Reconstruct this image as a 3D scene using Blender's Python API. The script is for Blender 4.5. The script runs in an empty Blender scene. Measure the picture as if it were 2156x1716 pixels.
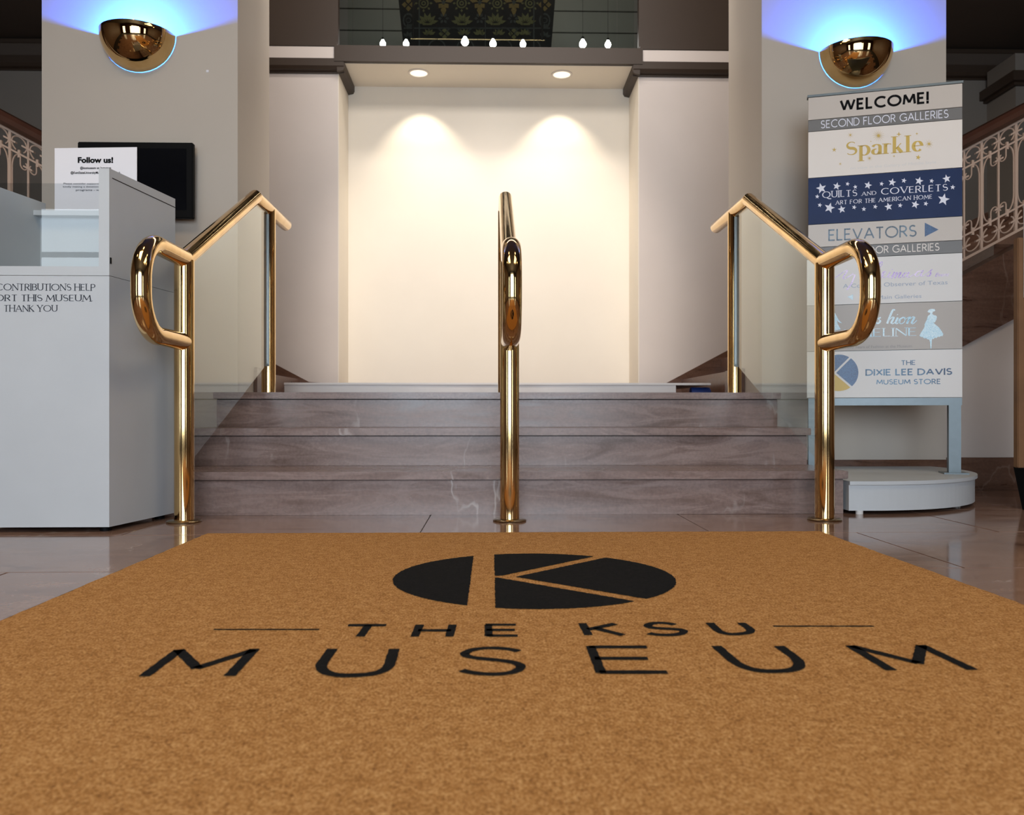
import bpy, bmesh, math, random
from mathutils import Vector, Matrix
random.seed(7)
PI = math.pi
SC = bpy.context.scene
COL = SC.collection

# ------------------------------------------------------------------ camera
FPX = 1740.0          # focal length in pixels of the 2156 x 1716 frame
YAW = 0.0245
EYE = 0.39
cd = bpy.data.cameras.new('camera')
cd.sensor_fit = 'HORIZONTAL'; cd.sensor_width = 36.0
cd.lens = FPX / 2156 * 36.0
cd.shift_y = 12 / 2156
cd.clip_start = 0.02; cd.clip_end = 60
cam = bpy.data.objects.new('camera', cd); COL.objects.link(cam)
cam.location = (0, 0, EYE)
cam.rotation_euler = (PI / 2, 0, -YAW)
cd.dof.use_dof = True; cd.dof.focus_distance = 2.7; cd.dof.aperture_fstop = 6.3
SC.camera = cam

SC.view_settings.view_transform = 'Standard'
SC.view_settings.look = 'None'
SC.view_settings.gamma = 1.0
SC.view_settings.use_curve_mapping = False
SC.view_settings.exposure = 0.12
try:
    SC.cycles.use_denoising = True
    SC.cycles.max_bounces = 8
    SC.cycles.transparent_max_bounces = 12
    SC.cycles.caustics_reflective = False
    SC.cycles.caustics_refractive = False
    SC.cycles.sample_clamp_indirect = 6.0
except Exception:
    pass

w = bpy.data.worlds.new('world'); SC.world = w; w.use_nodes = True
w.node_tree.nodes['Background'].inputs[0].default_value = (0.75, 0.8, 0.9, 1)
w.node_tree.nodes['Background'].inputs[1].default_value = 0.09


def light(kind, name, loc, energy, color=(1, 1, 1), size=None, size_y=None, rot=None, target=None, **kw):
    d = bpy.data.lights.new(name, kind); d.energy = energy; d.color = color
    if kind == 'AREA':
        if size_y: d.shape = 'RECTANGLE'; d.size = size; d.size_y = size_y
        else: d.shape = 'DISK'; d.size = size
    elif size is not None:
        d.shadow_soft_size = size
    for k, v in kw.items(): setattr(d, k, v)
    o = bpy.data.objects.new(name, d); COL.objects.link(o); o.location = loc
    if target is not None:
        o.rotation_euler = (Vector(target) - Vector(loc)).to_track_quat('-Z', 'Y').to_euler()
    elif rot: o.rotation_euler = rot
    return o

# daylight through the entrance glazing behind the camera, lamps of the lobby, lamps of the stair well, added niche fill
light('AREA', 'daylight_entrance', (-0.1, -2.75, 1.5), 140, (0.76, 0.87, 1.0), 2.6, 2.4, target=(0, 4, 1.0))
light('AREA', 'lobby_ceiling_light', (-1.6, 1.2, 3.45), 32, (1.0, 0.80, 0.58), 1.2, 1.2, target=(-1.6, 1.2, 0))
light('AREA', 'lobby_ceiling_light', (1.8, 1.2, 3.45), 24, (1.0, 0.80, 0.58), 1.2, 1.2, target=(1.8, 1.2, 0))
light('AREA', 'stairwell_light', (0.05, 4.72, 3.60), 26, (1.0, 0.92, 0.85), 2.6, 0.3, target=(0.05, 6.7, 0.2))
light('AREA', 'stairwell_light', (0.05, 4.75, 4.75), 40, (1.0, 0.92, 0.85), 2.6, 0.3, target=(0.05, 6.7, 0.2))
light('SPOT', 'lobby_spot', (0.05, 2.7, 3.45), 300, (1.0, 0.89, 0.80), 0.12, target=(0.05, 6.7, 1.1), spot_size=math.radians(44), spot_blend=0.6)  # added fill without a fixture; narrow cone brightens the niche, not the piers
light('AREA', 'gallery_light', (0.1, 7.3, 5.6), 16, (1.0, 0.95, 0.85), 2.0, 0.6, target=(0.1, 9, 4))


# ------------------------------------------------------------------ measuring helpers (points on real planes)
CA, SA = math.cos(YAW), math.sin(YAW)


def ray(px, py):
    r, u = (px - 1078) / FPX, -(py - 870) / FPX
    return Vector((r * CA + SA, -r * SA + CA, u))


def hit(px, py, p0, n):
    d = ray(px, py); o = Vector((0, 0, EYE)); n = Vector(n)
    return o + d * ((Vector(p0) - o).dot(n) / d.dot(n))


def W(px, py, Y): return hit(px, py, (0, Y, 0), (0, 1, 0))
def F(px, py, z=0): return hit(px, py, (0, 0, z), (0, 0, 1))
def D(px, py, dep): return Vector((0, 0, EYE)) + ray(px, py) * dep


# ------------------------------------------------------------------ materials
def lin(c):
    return tuple(((x / 255) / 12.92 if x / 255 <= 0.04045 else ((x / 255 + 0.055) / 1.055) ** 2.4) for x in c) + (1,)


def newmat(name):
    m = bpy.data.materials.new(name); m.use_nodes = True
    nt = m.node_tree; b = nt.nodes['Principled BSDF']
    return m, nt, b


def N(nt, typ, **kw):
    n = nt.nodes.new(typ)
    for k, v in kw.items():
        if hasattr(n, k): setattr(n, k, v)
        else: n.inputs[k.replace('_', ' ')].default_value = v
    return n


def ramp(nt, fac, stops):
    r = nt.nodes.new('ShaderNodeValToRGB')
    while len(r.color_ramp.elements) > 1: r.color_ramp.elements.remove(r.color_ramp.elements[-1])
    r.color_ramp.elements[0].position = stops[0][0]; r.color_ramp.elements[0].color = stops[0][1]
    for p, c in stops[1:]:
        e = r.color_ramp.elements.new(p); e.color = c
    nt.links.new(fac, r.inputs[0])
    return r


def coords(nt, scale=(1, 1, 1), rot=(0, 0, 0), world=True):
    if world:
        g = nt.nodes.new('ShaderNodeNewGeometry'); out = g.outputs['Position']
    else:
        g = nt.nodes.new('ShaderNodeTexCoord'); out = g.outputs['Object']
    m = nt.nodes.new('ShaderNodeMapping'); m.inputs['Scale'].default_value = scale
    m.inputs['Rotation'].default_value = rot
    nt.links.new(out, m.inputs['Vector'])
    return m.outputs['Vector']


def paint(name, rgb, rough=0.6, var=0.04, metal=0.0, scale=3.0, bump=0.0, coat=0.0, spec=0.5):
    """painted or plain surface with faint procedural unevenness"""
    m, nt, b = newmat(name)
    c = lin(rgb)
    n = N(nt, 'ShaderNodeTexNoise'); n.inputs['Scale'].default_value = scale; n.inputs['Detail'].default_value = 4
    nt.links.new(coords(nt), n.inputs['Vector'])
    lo = tuple(x * (1 - var) for x in c[:3]) + (1,); hi = tuple(min(1, x * (1 + var)) for x in c[:3]) + (1,)
    r = ramp(nt, n.outputs['Fac'], [(0.3, lo), (0.7, hi)])
    nt.links.new(r.outputs[0], b.inputs['Base Color'])
    b.inputs['Roughness'].default_value = rough; b.inputs['Metallic'].default_value = metal
    b.inputs['Specular IOR Level'].default_value = spec
    b.inputs['Coat Weight'].default_value = coat
    if bump:
        n2 = N(nt, 'ShaderNodeTexNoise'); n2.inputs['Scale'].default_value = 180; n2.inputs['Detail'].default_value = 2
        nt.links.new(coords(nt), n2.inputs['Vector'])
        bp = nt.nodes.new('ShaderNodeBump'); bp.inputs['Strength'].default_value = bump; bp.inputs['Distance'].default_value = 0.002
        nt.links.new(n2.outputs['Fac'], bp.inputs['Height']); nt.links.new(bp.outputs[0], b.inputs['Normal'])
    return m


def marble(name, base, dark, vein, rough=0.2, sc=1.0, horizontal=True):
    m, nt, b = newmat(name)
    v = coords(nt, (1.2 * sc, 1.2 * sc, 7.0 * sc) if horizontal else (1.4 * sc, 3.5 * sc, 1.4 * sc), (0, 0.12, 0.1))
    n1 = N(nt, 'ShaderNodeTexNoise'); n1.inputs['Scale'].default_value = 2.2; n1.inputs['Detail'].default_value = 9
    n1.inputs['Roughness'].default_value = 0.62; n1.inputs['Distortion'].default_value = 1.6
    nt.links.new(v, n1.inputs['Vector'])
    r1 = ramp(nt, n1.outputs['Fac'], [(0.30, lin(dark)), (0.47, lin(base)), (0.60, lin(tuple(min(255, x + 8) for x in base))), (0.75, lin(tuple(min(255, x + 20) for x in base)))])
    # fine grain
    n2 = N(nt, 'ShaderNodeTexNoise'); n2.inputs['Scale'].default_value = 90; n2.inputs['Detail'].default_value = 3
    nt.links.new(coords(nt), n2.inputs['Vector'])
    mx = N(nt, 'ShaderNodeMix', data_type='RGBA', blend_type='OVERLAY'); mx.inputs[0].default_value = 0.35
    nt.links.new(r1.outputs[0], mx.inputs[6]); nt.links.new(n2.outputs['Fac'], mx.inputs[7])
    # pale calcite veins, rare and roughly vertical
    vv = coords(nt, (1.3, 1.3, 0.5), (0, 0.25, 0))
    n3 = N(nt, 'ShaderNodeTexNoise'); n3.inputs['Scale'].default_value = 1.7; n3.inputs['Detail'].default_value = 5
    n3.inputs['Roughness'].default_value = 0.5; nt.links.new(vv, n3.inputs['Vector'])
    r3 = ramp(nt, n3.outputs['Fac'], [(0.493, (0, 0, 0, 1)), (0.499, (1, 1, 1, 1)), (0.505, (0, 0, 0, 1))])
    n4 = N(nt, 'ShaderNodeTexNoise'); n4.inputs['Scale'].default_value = 3.0; nt.links.new(coords(nt), n4.inputs['Vector'])
    r4 = ramp(nt, n4.outputs['Fac'], [(0.50, (0, 0, 0, 1)), (0.62, (0.75, 0.75, 0.75, 1))])
    mul = N(nt, 'ShaderNodeMath', operation='MULTIPLY')
    nt.links.new(r3.outputs[0], mul.inputs[0]); nt.links.new(r4.outputs[0], mul.inputs[1])
    mx2 = N(nt, 'ShaderNodeMix', data_type='RGBA'); nt.links.new(mul.outputs[0], mx2.inputs[0])
    nt.links.new(mx.outputs[2], mx2.inputs[6]); mx2.inputs[7].default_value = lin(vein)
    nt.links.new(mx2.outputs[2], b.inputs['Base Color'])
    rr = ramp(nt, n1.outputs['Fac'], [(0.3, (rough * 0.8,) * 3 + (1,)), (0.7, (rough * 1.4,) * 3 + (1,))])
    nt.links.new(rr.outputs[0], b.inputs['Roughness'])
    return m


def brass(name, rough=0.07, col=(0.80, 0.55, 0.26)):
    m, nt, b = newmat(name)
    n = N(nt, 'ShaderNodeTexNoise'); n.inputs['Scale'].default_value = 14; n.inputs['Detail'].default_value = 6
    nt.links.new(coords(nt, (1, 1, 0.4)), n.inputs['Vector'])
    c1 = col + (1,); c0 = (col[0] * 0.86, col[1] * 0.82, col[2] * 0.75, 1)
    r = ramp(nt, n.outputs['Fac'], [(0.35, c0), (0.6, c1)])
    nt.links.new(r.outputs[0], b.inputs['Base Color'])
    r2 = ramp(nt, n.outputs['Fac'], [(0.35, (rough,) * 3 + (1,)), (0.72, (rough * 1.8,) * 3 + (1,))])
    nt.links.new(r2.outputs[0], b.inputs['Roughness'])
    b.inputs['Metallic'].default_value = 1.0
    return m


def thin_glass(name, tint=(0.93, 0.965, 0.945), ior=1.52):
    m = bpy.data.materials.new(name); m.use_nodes = True; nt = m.node_tree
    nt.nodes.clear()
    out = nt.nodes.new('ShaderNodeOutputMaterial')
    fr = N(nt, 'ShaderNodeFresnel'); fr.inputs['IOR'].default_value = ior
    tr = nt.nodes.new('ShaderNodeBsdfTransparent'); tr.inputs[0].default_value = tint + (1,)
    gl = nt.nodes.new('ShaderNodeBsdfGlossy'); gl.inputs['Roughness'].default_value = 0.0
    gl.inputs['Color'].default_value = (0.95, 0.97, 0.95, 1)
    mx = nt.nodes.new('ShaderNodeMixShader')
    geo = nt.nodes.new('ShaderNodeNewGeometry')
    inv = N(nt, 'ShaderNodeMath', operation='SUBTRACT'); inv.inputs[0].default_value = 1.0; nt.links.new(geo.outputs['Backfacing'], inv.inputs[1])
    mu = N(nt, 'ShaderNodeMath', operation='MULTIPLY'); nt.links.new(fr.outputs[0], mu.inputs[0]); nt.links.new(inv.outputs[0], mu.inputs[1])
    mu2 = N(nt, 'ShaderNodeMath', operation='MULTIPLY', use_clamp=True); nt.links.new(mu.outputs[0], mu2.inputs[0]); mu2.inputs[1].default_value = 1.5
    nt.links.new(mu2.outputs[0], mx.inputs[0]); nt.links.new(tr.outputs[0], mx.inputs[1]); nt.links.new(gl.outputs[0], mx.inputs[2])
    nt.links.new(mx.outputs[0], out.inputs[0])
    return m


def emit(name, rgb, strength):
    m = bpy.data.materials.new(name); m.use_nodes = True; nt = m.node_tree; nt.nodes.clear()
    out = nt.nodes.new('ShaderNodeOutputMaterial'); e = nt.nodes.new('ShaderNodeEmission')
    e.inputs[0].default_value = rgb + (1,); e.inputs[1].default_value = strength
    nt.links.new(e.outputs[0], out.inputs[0])
    return m


def coir(name, c_lo, c_mid, c_hi):
    m, nt, b = newmat(name)
    n1 = N(nt, 'ShaderNodeTexNoise'); n1.inputs['Scale'].default_value = 260; n1.inputs['Detail'].default_value = 5; n1.inputs['Roughness'].default_value = 0.7
    nt.links.new(coords(nt, (1, 0.7, 1)), n1.inputs['Vector'])
    n2 = N(nt, 'ShaderNodeTexNoise'); n2.inputs['Scale'].default_value = 60; n2.inputs['Detail'].default_value = 7; n2.inputs['Roughness'].default_value = 0.75
    nt.links.new(coords(nt), n2.inputs['Vector'])
    a = N(nt, 'ShaderNodeMath', operation='MULTIPLY_ADD'); nt.links.new(n2.outputs['Fac'], a.inputs[0]); a.inputs[1].default_value = 0.35
    s = N(nt, 'ShaderNodeMath', operation='MULTIPLY'); nt.links.new(n1.outputs['Fac'], s.inputs[0]); s.inputs[1].default_value = 0.7
    nt.links.new(s.outputs[0], a.inputs[2])
    r = ramp(nt, a.outputs[0], [(0.36, lin(c_lo)), (0.52, lin(c_mid)), (0.68, lin(c_hi))])
    nt.links.new(r.outputs[0], b.inputs['Base Color'])
    b.inputs['Roughness'].default_value = 0.95; b.inputs['Specular IOR Level'].default_value = 0.15
    b.inputs['Sheen Weight'].default_value = 0.0
    bp = nt.nodes.new('ShaderNodeBump'); bp.inputs['Strength'].default_value = 0.9; bp.inputs['Distance'].default_value = 0.003
    nt.links.new(n1.outputs['Fac'], bp.inputs['Height']); nt.links.new(bp.outputs[0], b.inputs['Normal'])
    return m


def foil(name, c1, c2, rough=0.35):
    """mottled metallic-looking print"""
    m, nt, b = newmat(name)
    n = N(nt, 'ShaderNodeTexNoise'); n.inputs['Scale'].default_value = 260; n.inputs['Detail'].default_value = 3
    nt.links.new(coords(nt), n.inputs['Vector'])
    n0 = N(nt, 'ShaderNodeTexNoise'); n0.inputs['Scale'].default_value = 9
    nt.links.new(coords(nt), n0.inputs['Vector'])
    ad = N(nt, 'ShaderNodeMath', operation='ADD'); nt.links.new(n.outputs['Fac'], ad.inputs[0]); nt.links.new(n0.outputs['Fac'], ad.inputs[1])
    hf = N(nt, 'ShaderNodeMath', operation='MULTIPLY'); nt.links.new(ad.outputs[0], hf.inputs[0]); hf.inputs[1].default_value = 0.5
    r = ramp(nt, hf.outputs[0], [(0.40, lin(c1)), (0.58, lin(c2))])
    nt.links.new(r.outputs[0], b.inputs['Base Color']); b.inputs['Roughness'].default_value = rough
    return m


M = {}
M['pier'] = paint('beige_wall_paint', (186, 176, 164), 0.55, 0.03, scale=1.5)
M['niche'] = paint('cream_wall_paint', (228, 220, 206), 0.6, 0.015)
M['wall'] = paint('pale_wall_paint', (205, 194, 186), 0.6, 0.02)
M['grey_wall'] = paint('grey_wall_paint', (118, 110, 101), 0.6, 0.03)  # back wall darkened: dimness of the unlit side bays put into the colour
M['lobby'] = paint('brown_lobby_panelling', (112, 84, 62), 0.5, 0.1)
M['taupe'] = paint('taupe_trim_paint', (52, 38, 26), 0.5, 0.04)
M['ceiling'] = paint('brown_ceiling_paint', (70, 58, 48), 0.7, 0.05)
M['ceiling_pale'] = paint('pale_ceiling_paint', (110, 96, 80), 0.8, 0.03)
M['step'] = marble('brown_marble_step', (128, 106, 98), (106, 86, 78), (205, 196, 190), 0.24)
M['tile'] = marble('brown_marble_floor', (136, 106, 90), (110, 82, 68), (180, 165, 155), 0.10, horizontal=False)
M['marble_dark'] = marble('dark_brown_marble', (96, 66, 50), (70, 46, 34), (135, 112, 98), 0.3)
M['joint'] = paint('dark_joint', (52, 44, 40), 0.9)
M['brass'] = brass('polished_brass')
M['brass_dull'] = brass('dull_brass', 0.22, (0.34, 0.25, 0.14))
M['glass'] = thin_glass('clear_glass')
M['glass_edge'] = thin_glass('display_case_glass', (0.88, 0.90, 0.91))
M['gasket'] = paint('grey_gasket', (120, 124, 124), 0.3, metal=0.6)
M['case'] = paint('white_case_paint', (192, 195, 197), 0.45, 0.02, scale=6)
M['case_in'] = paint('white_case_lining', (190, 194, 196), 0.5, 0.02)
M['black'] = paint('black_plastic', (8, 8, 9), 0.6, spec=0.12)
M['screen'] = paint('black_screen', (10, 11, 15), 0.12)
M['paper'] = paint('white_paper', (226, 224, 228), 0.7, 0.01)
M['ink'] = paint('black_print', (14, 14, 16), 0.7, spec=0.1)
M['grey_ink'] = paint('grey_print', (60, 64, 72), 0.6, spec=0.2)
M['iron'] = paint('cream_painted_iron', (192, 164, 144), 0.5, 0.04)
M['wood'] = paint('dark_wood', (74, 44, 30), 0.4, 0.15, scale=12)
M['wood_pale'] = paint('pale_wood', (118, 84, 54), 0.5, 0.12, scale=10)
M['steel'] = paint('grey_painted_steel', (104, 114, 118), 0.35, 0.05, metal=0.35, scale=30)
M['plinth'] = paint('pale_grey_laminate', (226, 222, 218), 0.4, 0.02)
M['blue'] = paint('blue_vinyl', (30, 56, 120), 0.4)
M['coir'] = coir('coir_pile', (104, 64, 30), (182, 128, 70), (228, 180, 120))
M['coir_black'] = coir('black_coir_print', (6, 6, 7), (14, 14, 14), (30, 28, 26))
M['rubber'] = paint('black_rubber', (38, 36, 36), 0.8)
M['lamp_warm'] = emit('lamp_warm', (1.0, 0.80, 0.52), 9.0)
M['lens'] = emit('downlight_lens', (1.0, 0.86, 0.62), 1.6)
M['lamp_white'] = emit('lamp_white', (1.0, 0.97, 0.92), 22.0)  # glow of the lamp reflections in the gallery glass
M['lamp_blue'] = emit('lamp_blue', (0.12, 0.35, 1.0), 8.0)
M['daylight'] = emit('daylight_pane', (0.80, 0.90, 1.0), 4.0)
M['panel_white'] = paint('sign_white', (212, 209, 206), 0.4, 0.01)
M['panel_beige'] = paint('sign_beige', (190, 181, 172), 0.4, 0.01)
M['panel_cream'] = paint('sign_cream', (224, 216, 208), 0.4, 0.01)
M['panel_grey'] = paint('sign_warm_grey', (168, 160, 152), 0.4, 0.01)
M['panel_dark'] = paint('sign_dark_grey', (102, 100, 98), 0.4, 0.01)
M['panel_navy'] = paint('sign_navy', (17, 38, 80), 0.45, 0.1, scale=8, spec=0.2)
M['star'] = paint('sign_star_white', (222, 224, 236), 0.5)
M['gold'] = paint('gold_print', (196, 164, 66), 0.4, 0.06)
M['foil_blue'] = foil('blue_foil_print', (34, 62, 98), (96, 140, 172))
M['foil_dark'] = foil('slate_foil_print', (44, 54, 64), (92, 118, 138))
M['foil_pale'] = foil('pale_foil_print', (150, 200, 222), (214, 234, 242))
M['foil_pink'] = foil('lilac_foil_print', (172, 140, 214), (238, 222, 252))
M['foil_deep'] = foil('deep_blue_print', (20, 56, 102), (48, 92, 138))
M['faint'] = paint('faint_print', (158, 170, 188), 0.5)
M['faint_dark'] = paint('faint_grey_print', (140, 138, 136), 0.5)
M['quilt'] = paint('dark_wool', (20, 22, 23), 0.95, 0.2, scale=60)
M['quilt_line'] = paint('olive_wool', (94, 92, 60), 0.95, 0.2, scale=80)
M['quilt_grey'] = paint('slate_wool', (58, 62, 60), 0.95, 0.2, scale=80)
M['quilt_rust'] = paint('ochre_wool', (112, 94, 54), 0.95, 0.2, scale=80)
M['gallery'] = paint('gallery_grey', (112, 112, 106), 0.7, 0.05)


# ------------------------------------------------------------------ mesh helpers
def mesh_obj(name, verts, faces, mat, parent=None, smooth=False, kind=None, link=True):
    me = bpy.data.meshes.new(name); me.from_pydata([tuple(v) for v in verts], [], faces)
    bm = bmesh.new(); bm.from_mesh(me); bmesh.ops.recalc_face_normals(bm, faces=bm.faces); bm.to_mesh(me); bm.free()
    me.update(); me.materials.append(mat)
    if smooth:
        me.polygons.foreach_set('use_smooth', [True] * len(me.polygons))
        try: me.set_sharp_from_angle(angle=math.radians(smooth if smooth > 1 else 40))
        except Exception: pass
    return link_obj(name, me, parent, kind)


def link_obj(name, me, parent=None, kind=None, loc=None):
    o = bpy.data.objects.new(name, me); COL.objects.link(o)
    if parent is not None:
        o.parent = parent
        o.matrix_parent_inverse = Matrix.Translation(-root_world(parent))
    if loc is not None: o.location = loc
    if kind: o['kind'] = kind
    return o


def root_world(o):
    """world offset of an un-rotated chain of parents"""
    return Vector(o.location) if o.type == 'EMPTY' else Vector((0, 0, 0))


def thing(name, label, cat, loc=(0, 0, 0), group=None):
    o = bpy.data.objects.new(name, None); COL.objects.link(o); o.empty_display_size = 0.1
    o.location = loc; o['label'] = label; o['category'] = cat
    if group: o['group'] = group
    return o


def tag(o, label, cat, group=None):
    o['label'] = label; o['category'] = cat
    if group: o['group'] = group
    return o


class MB:
    """collects shapes into one mesh"""
    def __init__(s): s.v = []; s.f = []
    def add(s, vs, fs):
        k = len(s.v); s.v += [Vector(v) for v in vs]; s.f += [tuple(i + k for i in f) for f in fs]; return s
    def box(s, a, b, bev=0.0):
        x0, y0, z0 = (min(a[i], b[i]) for i in range(3)); x1, y1, z1 = (max(a[i], b[i]) for i in range(3))
        if bev <= 0:
            vs = [(x, y, z) for z in (z0, z1) for y in (y0, y1) for x in (x0, x1)]
            return s.add(vs, [(0, 1, 3, 2), (4, 6, 7, 5), (0, 4, 5, 1), (2, 3, 7, 6), (0, 2, 6, 4), (1, 5, 7, 3)])
        bm = bmesh.new(); bmesh.ops.create_cube(bm, size=1)
        for v in bm.verts: v.co = Vector(((x0 + x1) / 2 + v.co.x * (x1 - x0), (y0 + y1) / 2 + v.co.y * (y1 - y0), (z0 + z1) / 2 + v.co.z * (z1 - z0)))
        bmesh.ops.bevel(bm, geom=list(bm.edges), offset=bev, segments=2, affect='EDGES')
        bm.verts.index_update()
        s.add([v.co.copy() for v in bm.verts], [tuple(v.index for v in f.verts) for f in bm.faces]); bm.free(); return s
    def prism(s, poly, ext):
        """polygon of 3D points swept by a vector"""
        n = len(poly); e = Vector(ext)
        vs = [Vector(p) for p in poly] + [Vector(p) + e for p in poly]
        fs = [tuple(range(n)), tuple(range(2 * n - 1, n - 1, -1))] + [(i, (i + 1) % n, (i + 1) % n + n, i + n) for i in range(n)]
        return s.add(vs, fs)
    def lathe(s, prof, c, axis='z', n=32, cap=True):
        """prof: (r, h) pairs about a vertical axis through c"""
        k = len(s.v); c = Vector(c)
        for r, h in prof:
            for i in range(n):
                a = 2 * PI * i / n; s.v.append(c + Vector((r * math.cos(a), r * math.sin(a), h)))
        for j in range(len(prof) - 1):
            for i in range(n):
                a0 = k + j * n + i; a1 = k + j * n + (i + 1) % n; s.f.append((a0, a1, a1 + n, a0 + n))
        if cap:
            s.f.append(tuple(k + i for i in range(n - 1, -1, -1))); s.f.append(tuple(k + (len(prof) - 1) * n + i for i in range(n)))
        return s
    def tube(s, pts, r, normal, n=20, t0=None, t1=None, cap=True, round_end=False, sharp=14, ell=1.0):
        """sweep a circle along a planar polyline, mitred at corners; normal = plane normal"""
        pts = [Vector(p) for p in pts]; e1 = Vector(normal).normalized()
        dirs = [(pts[i + 1] - pts[i]).normalized() for i in range(len(pts) - 1)]
        rings = []
        for i, p in enumerate(pts):
            if i == 0: t = dirs[0]; b = Vector(t0).normalized() if t0 is not None else t; br = False
            elif i == len(pts) - 1: t = dirs[-1]; b = Vector(t1).normalized() if t1 is not None else t; br = False
            else:
                t = dirs[i]; b = (dirs[i - 1] + dirs[i]).normalized(); br = dirs[i - 1].angle(dirs[i]) > math.radians(sharp)
            e2 = e1.cross(b).normalized(); c = max(0.35, abs(b.dot(t)))
            ring = [p + e1 * (r * ell * math.cos(2 * PI * k / n)) + e2 * (r / c * math.sin(2 * PI * k / n)) for k in range(n)]
            rings.append((ring, br))
        if round_end:
            t = dirs[-1]; e2 = e1.cross(t); last = pts[-1]
            for q in range(1, 6):
                a = q / 6 * PI / 2; rr = r * math.cos(a)
                rings.append(([last + t * (r * 0.55 * math.sin(a)) + e1 * (rr * math.cos(2 * PI * k / n)) + e2 * (rr * math.sin(2 * PI * k / n)) for k in range(n)], False))
        prev = None
        for ring, br in rings:
            k = len(s.v); s.v += ring
            if prev is not None:
                for i in range(n): s.f.append((prev + i, prev + (i + 1) % n, k + (i + 1) % n, k + i))
            elif cap: s.f.append(tuple(k + i for i in range(n - 1, -1, -1)))
            if br:
                k = len(s.v); s.v += [Vector(v) for v in ring]
            prev = k
        if cap: s.f.append(tuple(prev + i for i in range(n)))
        return s
    def build(s, name, mat, parent=None, smooth=False, kind=None):
        return mesh_obj(name, s.v, s.f, mat, parent, smooth, kind)


def box(name, a, b, mat, parent=None, bev=0.0, kind=None):
    return MB().box(a, b, bev).build(name, mat, parent, kind=kind, smooth=30 if bev else False)


def struct(name, a, b, mat, parent=None):
    return box(name, a, b, mat, parent, kind='structure')


# ------------------------------------------------------------------ lettering: own stroke capitals + built-in face
def arc(cx, cy, rx, ry, a0, a1, n=14):
    return [(cx + rx * math.cos(math.radians(a0 + (a1 - a0) * i / n)), cy + ry * math.sin(math.radians(a0 + (a1 - a0) * i / n))) for i in range(n + 1)]


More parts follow.
